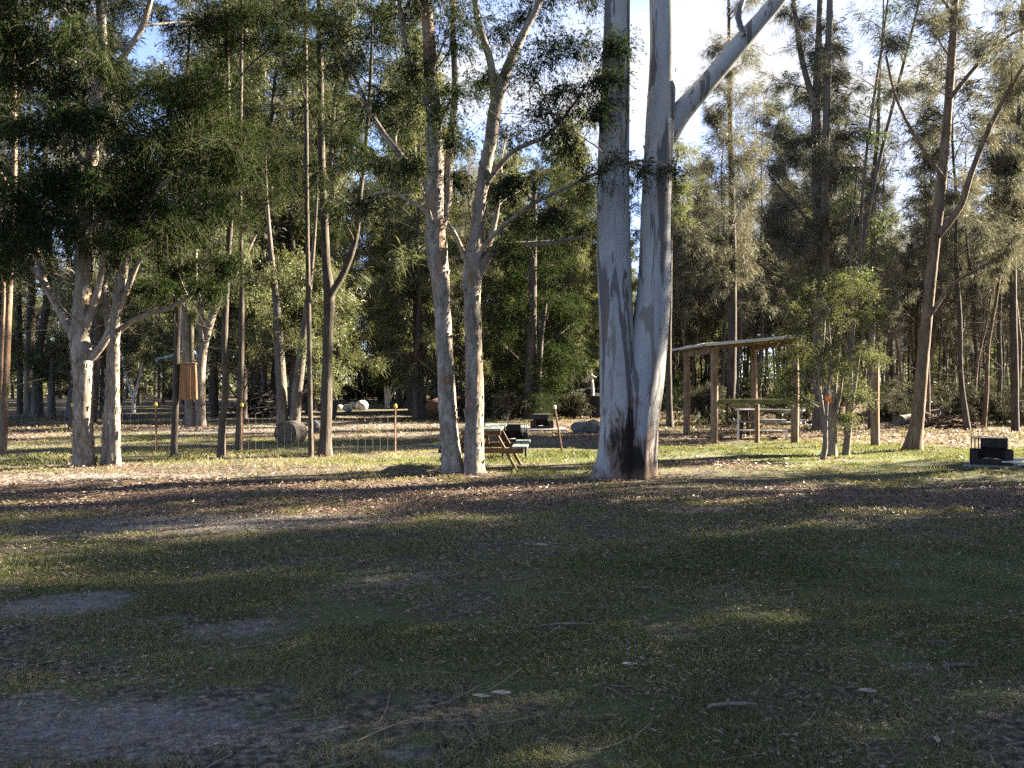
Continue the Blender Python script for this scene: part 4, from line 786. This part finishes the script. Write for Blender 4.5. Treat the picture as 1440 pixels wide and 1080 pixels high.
# ------------------------------------------------------------------ built things
def boulder(seed, r, amp=.25):
    import bmesh
    bm = bmesh.new(); bmesh.ops.create_icosphere(bm, subdivisions=4, radius=1)
    V = np.array([v.co[:] for v in bm.verts]); Fc = np.array([[v.index for v in f.verts] for f in bm.faces]); bm.free()
    V = V * (1 + amp * 2 * (fbm(V * 1.1 + seed, 3) - .5)[:, None] + .12 * (fbm(V * 4 + seed, 2) - .5)[:, None])
    a = Acc(); a.add(V * np.asarray(r), Fc); return a
def put_rock(name, label, cat, px, py, r, mat, seed, group=None, sink=.25, amp=.25):
    g = G(px, py); g[2] = float(gh(g[0], g[1])[0]) + r[2] * (1 - sink)
    o = boulder(seed, r, amp).obj(name, mat, None, (0, 0, 0), True); o.location = g; o.rotation_euler = (0, 0, seed); return tag(o, label, cat, group)

# picnic table near the paperbarks
def picnic_table(label, loc, rz, top_m, leg_m, L=1.8):
    t = thing('picnic_table', label, 'picnic table', loc, 'picnic tables', rz)
    a = Acc()
    for k in range(5): box(a, ((k - 2) * .143, 0, .735), (.136, L, .042))
    a.obj('tabletop', top_m, t, bevel=.005)
    for s in (-1, 1):
        a = Acc()
        for k in (0, 1): box(a, (s * (.60 + k * .135), 0, .435), (.128, L, .04))
        a.obj('bench_seat', top_m, t, bevel=.005)
        for e in (-1, 1):
            a = Acc(); y = e * (L / 2 - .22); beam(a, (s * .23, y, .713), (s * .64, y, -.03), .045, .10, up=(0, 1, 0)); a.obj('leg', leg_m, t, bevel=.004)
    for e in (-1, 1):
        y = e * (L / 2 - .175); a = Acc(); box(a, (0, y, .37), (1.46, .044, .09)); a.obj('cross_beam', leg_m, t, bevel=.004)
        a = Acc(); box(a, (0, y, .672), (.68, .044, .082)); a.obj('top_bearer', leg_m, t, bevel=.004)
        a = Acc(); beam(a, (0, y - e * .05, .40), (0, 0, .70), .09, .04, up=(0, 1, 0)); a.obj('brace', leg_m, t, bevel=.004)
    return t
g = onground(681, 16.75); picnic_table('picnic table with faded green planks and brown legs right behind the twin paperbarks', g, -.05, M['table_top'], M['table_leg'])
g = onground(1083, 25.6); picnic_table('grey-topped picnic table standing under the timber shelter', g, 1.15, M['grey_plank'], M['table_leg'])

# barbecues
def barbecue(label, loc, rz, side=-1, scale=1.0, legs=0.0, group='steel wood barbecues'):
    t = thing('barbecue', label, 'barbecue', loc, group, rz); t.scale = (scale,) * 3; z = legs
    a = Acc(); W, D, H = .70, .50, .25
    box(a, (-W / 2 + .008, 0, z + H / 2), (.016, D, H)); box(a, (W / 2 - .008, 0, z + H / 2), (.016, D, H)); box(a, (0, D / 2 - .008, z + H / 2), (W - .034, .016, H))
    box(a, (-W / 2 + .075, -D / 2 + .008, z + H / 2), (.115, .016, H)); box(a, (W / 2 - .075, -D / 2 + .008, z + H / 2), (.115, .016, H)); box(a, (0, -D / 2 + .008, z + .05), (W - .27, .016, .10))
    if legs: box(a, (0, 0, z + .006), (W - .036, D - .04, .012))
    a.obj('fire_ring', M['steel'], t, bevel=.003)
    if legs:
        for sx in (-1, 1):
            for sy in (-1, 1):
                a = Acc(); box(a, (sx * (W / 2 - .06), sy * (D / 2 - .06), z / 2 - .02), (.045, .045, z + .03)); a.obj('leg', M['steel'], t, bevel=.003)
    a = Acc(); fx = -side * .045; w = .42
    box(a, (fx - w / 2, .02, z + H + .10), (.014, .40, .20)); box(a, (fx + w / 2, .02, z + H + .10), (.014, .40, .20)); box(a, (fx, .215, z + H + .10), (w - .016, .014, .20)); box(a, (fx, -.17, z + H + .125), (w - .016, .014, .15))
    a.obj('firebox', M['steel'], t, bevel=.003)
    a = Acc(); px0 = fx + side * (w / 2 + .17)
    x0, x1 = sorted((px0, fx - side * (w / 2 + .012))); box(a, ((x0 + x1) / 2, .04, z + H + .211), (x1 - x0, .44, .014)); a.obj('hotplate', M['steel'], t, bevel=.002)
    for k in range(3):
        x = px0 - side * (.012 + .06 * k)
        for y in (-.18, .22):
            a = Acc(); tube(a, [(x, y, z + H - .24), (x, y, z + H + .204)], [.009, .009], 8); a.obj('grate_bar', M['steel'], t)
    a = boulder(5, (.26, .2, .07), .3); ash = a.obj('ash_heap', M['ash'], t, smooth=True); ash.location = (0, 0, z + .035)
    return t
def slab(label, loc, size, rz=0.0):
    a = Acc(); box(a, (0, 0, 0), size); o = a.obj('concrete_slab', M['concrete'], None, bevel=.01); o.location = (loc[0], loc[1], loc[2] + size[2] / 2 - .03); o.rotation_euler = (0, 0, rz)
    return tag(o, label, 'slab', 'barbecue slabs')
g = onground(1394, 17.0); slab('thin concrete slab under the barbecue by the leaning brown tree', g, (.92, .84, .06), -.45); barbecue('black steel barbecue on a slab near the leaning brown tree', g + (0, 0, .042), -.45, -1)
g = onground(723, 18.7); barbecue('black steel barbecue on legs showing above the green picnic table', g, 0., 1, .78, .40)
g = onground(762, 29.0); slab('concrete slab beneath the distant barbecue in front of the brush heap', g, (1.5, 1.1, .10)); barbecue('distant soot-black barbecue in front of the brush heap', g + (0, 0, .065), .1, 1, .95)
a = Acc(); box(a, (0, 0, 0), (1.15, 2.2, .09)); o = a.obj('concrete_pad', M['concrete'], None, bevel=.01); o.location = onground(718, 31.0) + (0, 0, .02); tag(o, 'long pale concrete pad on the ground between green table and distant barbecue', 'slab', 'barbecue slabs')
# kindling on the slab
for k in range(5):
    rr = random.Random(k); g = G(1418 + rr.uniform(-12, 14), 655); a = Acc(); L = rr.uniform(.18, .34)
    tube(a, [(-L, 0, 0), (0, .02, .015), (L * .3, .0, .02), (L, -.02, 0)], [.014, .016, .014, .009], 7, .15, (9, 9, 9), cap=True)
    o = a.obj('kindling_stick', M['deadwood'], None, smooth=True); o.location = (g[0], 16.45 + k * .05, float(gh(g[0], 16.5)[0]) + .055 + .018 * k); o.rotation_euler = (0, rr.uniform(-.15, .15), rr.uniform(-.9, .9))
    tag(o, 'pale stick of kindling dropped beside the barbecue by the leaning tree', 'stick', 'kindling beside the barbecue')

# shelter
sh = thing('shelter', 'open timber shelter with round posts and sloping iron roof on the sunny grass', 'shelter', onground(1060, 25.2))
SO = np.array(sh.location)
posts = {'A': (5.02, 27.0, 2.22), 'B': (5.06, 23.5, 2.24), 'C': (6.95, 27.0, 2.42), 'D': (7.08, 23.5, 2.46)}
def rel(x, y, z): return np.array([x, y, z]) - SO
for k, (x, y, h) in posts.items():
    a = Acc(); p, r = resample([(x, y, -.15), (x + .01, y, h * .5), (x, y, h)], [.098, .094, .088], .12); tube(a, p, r, 18, .05, (6, 6, 1.5), cap=True, seed=ord(k)); a.obj('post', M['timber'], sh, SO, True)
for p, q in (('A', 'B'), ('C', 'D')):
    (x0, y0, h0), (x1, y1, h1) = posts[p], posts[q]; a = Acc(); beam(a, (x0, y0 + .25, h0 + .07), (x1, y1 - .25, h1 + .07), .09, .15); a.obj('roof_beam', M['timber'], sh, SO, bevel=.006)
for y in (23.62, 25.2, 26.9):
    a = Acc(); beam(a, (4.8, y, 2.375), (7.16, y, 2.585), .06, .055); a.obj('rafter', M['timber'], sh, SO, bevel=.004)
a = Acc(); ny, nx = 90, 14
Y = np.linspace(23.0, 27.55, ny); X = np.linspace(4.68, 7.18, nx); XX, YY = np.meshgrid(X, Y)
ZZ = 2.435 + (XX - 4.8) * .089 + .022 * np.sin(YY * 2 * np.pi / .19) + .005 * np.sin(XX * 3)
for dz in (0, .012):
    V = np.stack([XX, YY, ZZ + dz], -1).reshape(-1, 3); i = np.arange(ny - 1)[:, None] * nx; j = np.arange(nx - 1)[None]; q = np.stack([i + j, i + j + 1, i + nx + j + 1, i + nx + j], -1).reshape(-1, 4)
    a.add(V, q)
box(a, (4.69, 25.27, 2.425), (.03, 4.5, .05)); beam(a, (4.72, 22.985, 2.425), (7.19, 22.985, 2.645), .03, .07)
a.obj('roof', M['roof'], sh, SO)
a = Acc(); beam(a, (5.16, 23.5, 1.02), (6.99, 23.5, 1.02), .07, .12); a.obj('rail', M['mossy'], sh, SO, bevel=.008)
a = Acc(); tube(a, *resample([(6.15, 23.56, -.1), (6.15, 23.56, .5), (6.15, 23.56, .955)], [.058, .056, .055], .1), 14, .05, cap=True); a.obj('rail_post', M['timber'], sh, SO, True)
st = thing('serving_bench', 'narrow tan-topped bench on pale pipe legs under the shelter', 'bench', onground(1062, 24.4)); so = np.array(st.location)
a = Acc(); box(a, P(1038, 571, 24.4) , (.46, .3, .07)); a.obj('bench_top', M['timber'], st, so, bevel=.006)
z0 = P(1040, 605, 24.4)[2]
a = Acc(); x = P(1038, 571, 24.4)[0]; tube(a, [(x, 24.4, z0), (x, 24.4, .855)], [.02, .02], 10); box(a, (x, 24.4, z0 - .12), (.05, .05, .30)); a.obj('leg', M['deadwood'], st, so)
a = Acc(); tube(a, [(x + .03, 24.4, z0), (P(1108, 607, 24.4)[0], 24.4, z0 - .02)], [.018, .018], 10); a.obj('foot_rail', M['deadwood'], st, so)
a = Acc(); x2 = P(1106, 607, 24.4)[0]; box(a, (x2, 24.4, z0 / 2 - .08), (.05, .05, z0 + .1)); a.obj('leg', M['deadwood'], st, so)
# lone pole
ro = thing('timber_pole', 'lone stout tan pole standing on sunny grass past the tea tree', 'pole', onground(1231, 22.7)); o_ = np.array(ro.location)
a = Acc(); p, r = resample([o_ + (0, 0, -.2), o_ + (-.01, 0, 1.0), o_ + (0, 0, 2.12)], [.105, .10, .085], .1); tube(a, p, r, 20, .06, (6, 6, 1.5), cap=True); a.obj('pole_shaft', M['timber'], ro, o_, True)

# fence: steel pickets with caps and ring-lock wire
fx = [(-160, 20.4), (102, 20.2), (219, 20.4), (340, 20.6), (441, 20.3), (556, 20.1)]
fo = onground(220, 20.3); fe = thing('wire_fence', 'low wire mesh fence on rusty pickets with yellow caps', 'fence', fo)
def picket(par, org, base, top, cap_m):
    a = Acc(); v = top - base
    for k in range(3):
        an = k * 2.094 + .5; w = np.array([math.cos(an), math.sin(an), 0]) * .022
        beam(a, base + w * .5 - v * .12, top + w * .5, .006, .03, up=w)
    o = a.obj('picket', M['rust'], par, org)
    c = Acc(); u = v / np.linalg.norm(v); tube(c, [top - u * .045, top - u * .03, top + u * .022, top + u * .034], [.030, .036, .034, .012], 10, cap=True); k = c.obj('cap', cap_m, o, org, True)
    return o
P0 = []
for px, d in fx:
    b_ = onground(px, d); P0.append(b_)
    if px != 441: picket(fe, fo, b_, b_ + (.0, 0, 1.03), M['yellow'])
    else: picket(fe, fo, b_, b_ + (.0, 0, .35), M['rust'])
a = Acc()
for s in range(len(P0) - 1):
    p, q = P0[s], P0[s + 1]; L = np.linalg.norm(q - p)
    for h in (.04, .17, .31, .47, .65, .84):
        n = 6; t = np.linspace(0, 1, n)[:, None]; pts = p * (1 - t) + q * t + np.array([0, -.03, h]) + np.array([0, 0, -.02]) * np.sin(np.pi * t); tube(a, pts, np.full(n, .002), 4)
    nv = int(L / .15)
    t = np.linspace(0, 1, nv)[:, None]; lo = p * (1 - t) + q * t + np.array([0, -.03, .02]); hi = lo + np.array([0, 0, .80])
    tubes(a, np.stack([lo, hi], 1), np.full((nv, 2), .002), 4)
a.obj('wire_mesh', M['wire'], fe, fo)
b_ = onground(791, 19.8); lp = thing('leaning_picket', 'single leaning rusty picket with cream cap standing left of the gum', 'picket', b_)
picket(lp, b_, b_, P(780, 572, 19.8), M['cream'])

# nest box on the thin dark trunk
nb_ = thing('nest_box', 'orange-brown timber nest box with pale lid on a thin dark trunk', 'nest box', P(265, 537, 19.25), rz=.22); no = np.array(nb_.location)
def frustum(acc, c, w0, w1, d0, d1, h):
    V = np.array([[sx * (w1 if z else w0) / 2, sy * (d1 if z else d0) / 2, (z - .5) * h] for z in (0, 1) for sx, sy in ((-1, -1), (1, -1), (1, 1), (-1, 1))]) + c
    acc.add(V, [[3, 2, 1, 0], [4, 5, 6, 7], [0, 1, 5, 4], [1, 2, 6, 5], [2, 3, 7, 6], [3, 0, 4, 7]])
a = Acc(); frustum(a, (0, 0, 0), .345, .295, .27, .25, .72); o = a.obj('box_body', M['nestbox'], nb_, bevel=.006)
a = Acc(); box(a, (0, -.015, .376), (.325, .30, .028), rotm('X', .0)); a.obj('lid', M['timber'], nb_, bevel=.004)
a = Acc(); box(a, (.05, -.142, -.03), (.012, .02, .62), rotm('X', -.03)); a.obj('front_batten', M['nestbox'], nb_, bevel=.003)
a = Acc(); beam(a, (-.10, .125, .2), (-.27, .135, .2), .03, .05); a.obj('bracket', M['steel'], nb_)

# cut log, rocks, mounds, brush
lg = thing('cut_log', 'short thick sawn log lying end-on in the grass between the thin trunks', 'log', onground(401, 23.3)); a = Acc(); e = Acc()
p = np.stack([np.linspace(0, .14, 8), np.linspace(0, .62, 8), np.full(8, .25)], 1); tube(a, p, np.full(8, .30), 28, .05, (5, 5, 5)); a.obj('log_bark', M['grey'], lg, smooth=True)
an = np.linspace(0, 2 * np.pi, 28, endpoint=False)
_, u_, v_ = frames(p)
for i_, off in ((0, -.004), (7, .004)):
    rr = .292; ring = p[i_] + np.outer(np.cos(an), u_[i_]) * rr + np.outer(np.sin(an), v_[i_]) * rr + np.array([.22, .975, 0]) * off
    e = Acc(); e.add(np.concatenate([ring, [p[i_] + np.array([.22, .975, 0]) * off]]), np.stack([np.arange(28), (np.arange(28) + 1) % 28, np.full(28, 28)], 1)); e.obj('sawn_end', M['cutwood'], lg)
put_rock('stone', 'grey stone in the grass just behind the very thin pole tree', 'stone', 444, 607, (.26, .2, .2), M['grey_rock'], 8)
put_rock('boulder', 'big white boulder nearest the bright green shrub', 'boulder', 509, 577, (.33, .3, .28), M['pale_rock'], 1, 'pale boulders at the far clearing', .2)
put_rock('boulder', 'flat white boulder in the middle of the pale row', 'boulder', 489, 579, (.29, .26, .18), M['pale_rock'], 2, 'pale boulders at the far clearing', .2)
put_rock('boulder', 'small white boulder leaning behind the pale row', 'boulder', 497, 574.5, (.24, .24, .2), M['pale_rock'], 3, 'pale boulders at the far clearing', .2)
put_rock('boulder', 'lowest white boulder at the outer end of the pale row', 'boulder', 478, 577.5, (.21, .2, .14), M['pale_rock'], 4, 'pale boulders at the far clearing', .2)
put_rock('stone', 'rounded grey stone on the leaf litter, nearer the leaning picket', 'stone', 817, 609, (.33, .25, .2), M['grey_rock'], 6, 'pair of stones by the gum', .2)
put_rock('stone', 'rounded grey stone on the leaf litter, touching the gum outline', 'stone', 834, 609, (.30, .25, .21), M['grey_rock'], 7, 'pair of stones by the gum', .2)
put_rock('leaf_mound', 'reddish heap of raked leaves beyond the twin paperbarks', 'mound', 643, 584, (1.25, .8, .5), M['redmound'], 9, None, .3, .55)
def stick_heap(name, label, loc, n, sx, sy, h, mat, seed):
    bp = thing(name, label, 'brush pile', loc); a = Acc(); rr = np.random.default_rng(seed)
    c_ = np.stack([rr.normal(0, sx, n), rr.normal(0, sy, n), rr.uniform(.02, h, n)], 1); c_[:, 2] *= np.exp(-(c_[:, 0] / (1.6 * sx)) ** 2); dd_ = unit(np.stack([rr.normal(0, 1, n), rr.normal(0, .7, n), rr.normal(0, .35, n)], 1)) * rr.uniform(.15, .55, (n, 1))
    tubes(a, bez(c_ - dd_, c_ + rr.normal(0, .07, (n, 3)), c_ + dd_, 5), np.tile(rr.uniform(.008, .03, (n, 1)), (1, 5)), 5); a.obj('sticks', mat, bp)
stick_heap('brush_pile', 'dark heap of dead branches behind the slender trunks', onground(366, 38), 420, .45, .3, 1.1, M['charcoal'], 31)
bp = thing('brush_pile', 'tangled heap of brown sticks at the foot of the far bank', 'brush pile', onground(1325, 30)); a = Acc(); rr = np.random.default_rng(12)
n = 130; c_ = np.stack([rr.normal(0, .55, n), rr.normal(0, .3, n), rr.uniform(.02, .38, n)], 1); c_[:, 2] *= np.exp(-(c_[:, 0] / .9) ** 2); dd_ = unit(np.stack([rr.normal(0, 1, n), rr.normal(0, .7, n), rr.normal(0, .35, n)], 1)) * rr.uniform(.15, .5, (n, 1))
tubes(a, bez(c_ - dd_, c_ + rr.normal(0, .07, (n, 3)), c_ + dd_, 5), np.tile(rr.uniform(.008, .026, (n, 1)), (1, 5)), 5); a.obj('sticks', M['brown'], bp)
def log_obj(name, label, cat, a0, a1, r, mat, group=None, seed=0):
    a = Acc(); a0, a1 = np.asarray(a0, float), np.asarray(a1, float); t = np.linspace(0, 1, 12)[:, None]; pts = a0 * (1 - t) + a1 * t; pts += np.random.default_rng(seed).normal(0, r * .12, pts.shape)
    tube(a, pts, np.linspace(r, r * .75, 12), 16, .16, (5, 5, 5), cap=True, seed=seed); o = a.obj(name, mat, None, tuple(a0), True); return tag(o, label, cat, group)
c = onground(1300, 30.5); log_obj('fallen_log', 'grey fallen log lying in shade behind the leaning brown tree', 'log', c + (-.9, 0, .2), c + (.75, .5, .42), .2, M['grey'], seed=3)
for k in range(9):
    rr = random.Random(40 + k); c = onground(812, 39) + (rr.uniform(-.75, .75), rr.uniform(-.4, .4), .16 + .11 * k); an = rr.uniform(-.5, .5); L = rr.uniform(.5, 1.05)
    v = np.array([math.cos(an), math.sin(an), rr.uniform(-.12, .12)]) * L; log_obj('heap_log', 'blackened log in the dark brush heap beyond the stones', 'log', c - v, c + v, rr.uniform(.12, .2), M['charcoal'], 'blackened logs in the brush heap', 50 + k)
db = thing('dead_branch', 'bleached white forked dead branch sticking up from the brush heap', 'branch', onground(832, 38.5)); o_ = np.array(db.location); a = Acc()
for q in ([(834, 560, 4), (833, 540, 4), (831, 525, 4), (832, 518, 2)], [(831, 526, 4), (824, 532, 3.5), (818, 536, 2)], [(832, 528, 3), (836, 530, 2.5), (839, 531, 1.5)], [(830, 531, 3), (826, 534, 2), (822, 537, 1.5)]):
    l, lr = px_path(q, 38.5); tube(a, *resample(l, lr, .1), 7, .1)
a.obj('branch_wood', M['deadwood'], db, o_, True)
dr = thing('steel_drum', 'dark ribbed drum half hidden behind the gum bole', 'drum', onground(840, 37)); a = Acc(); z = [0, .02, .28, .30, .32, .58, .60, .62, .88, .9]; r = [.29, .30, .30, .315, .30, .30, .315, .30, .30, .28]
tube(a, [(0, 0, q) for q in z], r, 24, cap=True); a.obj('drum_shell', M['steel'], dr)
# awning far away behind the nest box
aw = thing('awning', 'pale blue tarpaulin strung up among the far trees near the nest box', 'awning', onground(231, 56)); o_ = np.array(aw.location); a = Acc()
n = 8; s_ = np.linspace(0, 1, n); U, V_ = np.meshgrid(s_, s_); c0, c1, c2, c3 = P(216, 508, 55), P(243, 501, 54.5), P(246, 497, 57.5), P(222, 503, 58)
Z = c0 * (1 - U)[..., None] * (1 - V_)[..., None] + c1 * U[..., None] * (1 - V_)[..., None] + c2 * U[..., None] * V_[..., None] + c3 * (1 - U)[..., None] * V_[..., None]; Z[..., 2] -= .15 * np.sin(np.pi * U) * np.sin(np.pi * V_)
i = np.arange(n - 1)[:, None] * n; j = np.arange(n - 1)[None]; a.add(Z.reshape(-1, 3), np.stack([i + j, i + j + 1, i + n + j + 1, i + n + j], -1).reshape(-1, 4)); ob = a.obj('sheet', M['tarp'], aw, o_, True); sm_ = ob.modifiers.new('thick', 'SOLIDIFY'); sm_.thickness = .02
for c in (c0, c1, c2, c3):
    a = Acc(); tube(a, [(c[0], c[1], -.1), c], [.025, .025], 6); a.obj('pole', M['wire'], aw, o_)
# bark pieces and sticks lying on the near grass
for k, (px, py, L, an, w, lb) in enumerate([(795, 889, .17, .15, .010, 'curved dry stick lying on shaded grass, about straight out from the gum'), (328, 982, .085, .1, .008, 'flat grey strip of bark on the edge of the bare sandy patch'), (1030, 1000, .13, .2, .011, 'brown crooked stick lying beside the last patch of sun in the grass'), (1320, 912, .06, -.1, .007, 'pale sliver of bark on the shaded grass below the barbecue'), (505, 958, .05, .8, .007, 'short tilted bark chip in the grass beside the sandy patch'), (1350, 945, .1, .05, .012, 'short grey twig next to a bare spot in the grass'), (905, 835, .07, .1, .007, 'small pale twig in the open grass below the gum'), (100, 760, .2, .2, .012, 'long thin stick on the sunlit streak by the sandy track')]):
    g = G(px, py); g[2] = float(gh(g[0], g[1])[0]) + .02; a = Acc(); rr = np.random.default_rng(k); t = np.linspace(-1, 1, 7)
    pts = np.stack([t * L * math.cos(an), t * L * math.sin(an), .012 * (1 - t * t)], 1) + rr.normal(0, L * .05, (7, 3)) * (1, 1, .1)
    tube(a, pts, w * np.array([.5, .8, 1, 1, .9, .8, .4]), 8, .2, (20, 20, 20), cap=True); o = a.obj('fallen_stick', M['grey'] if k % 2 else M['paper_far'], None, (0, 0, 0), True); o.location = g; tag(o, lb, 'stick')
for k, (px, py, s, an, lb) in enumerate([(705, 988, .055, .3, 'pale curled leaf in the grass, bigger of a close pair'), (676, 993, .045, .1, 'pale curled leaf in the grass, smaller of a close pair'), (866, 978, .06, 2.5, 'pale folded leaf alone on the dark grass below the gum'), (1222, 981, .06, .2, 'tan leaf lying flat in the last dim patch of sun'), (1319, 1047, .05, 1.2, 'upright white leaf near the lower edge of the grass'), (885, 945, .05, .4, 'grey leaf pair member on grass under the gum shade'), (762, 770, .06, .1, 'white leaf at the border of grass and leaf litter')]):
    g = G(px, py); g[2] = float(gh(g[0], g[1])[0]) + .025; a = Acc(); n = 7; t = np.linspace(0, 1, n); w = np.sin(np.pi * t) ** .8 * .3 + .01
    V = []
    for q, ww in zip(t, w): V += [((q - .5) * 2, -ww, .25 * ww + .25 * (q - .5) ** 2), ((q - .5) * 2, 0, .25 * (q - .5) ** 2), ((q - .5) * 2, ww, .35 * ww + .25 * (q - .5) ** 2)]
    fc = [[i * 3 + j, i * 3 + j + 1, i * 3 + j + 4, i * 3 + j + 3] for i in range(n - 1) for j in (0, 1)]
    a.add(np.array(V) * s, fc); o = a.obj('fallen_leaf', M['pale_leaf'], None, (0, 0, 0), True); o.location = g; o.rotation_euler = (.2, .1, an); tag(o, lb, 'leaf')

# ------------------------------------------------------------------ light, sky, camera
S = Vector((CA * math.cos(SUN_EL), SA * math.cos(SUN_EL), math.sin(SUN_EL)))
ld = bpy.data.lights.new('sun', 'SUN'); ld.energy = 5.0; ld.angle = math.radians(.5); ld.color = (1.0, .90, .72)
lo = bpy.data.objects.new('sun', ld); COL.objects.link(lo); lo.rotation_euler = S.to_track_quat('Z', 'Y').to_euler(); lo.location = (30, 12, 30)
w = bpy.data.worlds.new('World'); SC.world = w; w.use_nodes = True; nt = w.node_tree; bg = nt.nodes['Background']
sk = nt.nodes.new('ShaderNodeTexSky'); sk.sky_type = 'NISHITA'; sk.sun_disc = False; sk.sun_elevation = SUN_EL; sk.sun_rotation = math.pi / 2 - SUN_AZ; sk.altitude = 20; sk.air_density = .34; sk.dust_density = .4; sk.ozone_density = 1.0
tc = nt.nodes.new('ShaderNodeTexCoord'); mp = nt.nodes.new('ShaderNodeMapping'); mp.inputs['Scale'].default_value = (1, 1, 2.2)
nz = nt.nodes.new('ShaderNodeTexNoise'); nz.inputs['Scale'].default_value = 2.6; nz.inputs['Detail'].default_value = 6
rp = nt.nodes.new('ShaderNodeValToRGB'); rp.color_ramp.elements[0].position = .44; rp.color_ramp.elements[1].position = .60
mx = nt.nodes.new('ShaderNodeMix'); mx.data_type = 'RGBA'; mx.inputs[7].default_value = (1.65, 1.65, 1.7, 1)
L = nt.links.new; L(tc.outputs['Generated'], mp.inputs[0]); L(mp.outputs[0], nz.inputs['Vector']); 
dt = nt.nodes.new('ShaderNodeVectorMath'); dt.operation = 'DOT_PRODUCT'; dt.inputs[1].default_value = (.66, .75, .05)
mr = nt.nodes.new('ShaderNodeMapRange'); mr.inputs[1].default_value = .35; mr.inputs[2].default_value = .95; mr.inputs[3].default_value = -.22; mr.inputs[4].default_value = .06
ad = nt.nodes.new('ShaderNodeMath'); L(tc.outputs['Generated'], dt.inputs[0]); L(dt.outputs['Value'], mr.inputs[0]); L(mr.outputs[0], ad.inputs[1]); L(nz.outputs['Fac'], ad.inputs[0]); L(ad.outputs[0], rp.inputs[0])
L(rp.outputs[0], mx.inputs[0]); hs = nt.nodes.new('ShaderNodeHueSaturation'); hs.inputs['Saturation'].default_value = .9; L(sk.outputs[0], hs.inputs['Color']); L(hs.outputs[0], mx.inputs[6]); L(mx.outputs[2], bg.inputs[0])
bg.inputs[1].default_value = .05
cd = bpy.data.cameras.new('camera'); cam = bpy.data.objects.new('camera', cd); COL.objects.link(cam)
cd.sensor_width = 36; cd.lens = 36 * F / 1440; cd.clip_end = 4000; cd.clip_start = .05
cam.location = (0, 0, CH); cam.rotation_euler = (math.pi / 2 - math.atan((540 - HY) / F), 0, 0); SC.camera = cam
SC.view_settings.view_transform = 'Standard'; SC.view_settings.look = 'None'; SC.view_settings.exposure = 3.8; SC.view_settings.gamma = 1
SC.render.engine = 'CYCLES'; SC.cycles.max_bounces = 4; SC.cycles.diffuse_bounces = 2; SC.cycles.glossy_bounces = 2; SC.cycles.transmission_bounces = 3; SC.cycles.use_denoising = False
SC.cycles.sample_clamp_indirect = .2; SC.cycles.sample_clamp_direct = .5
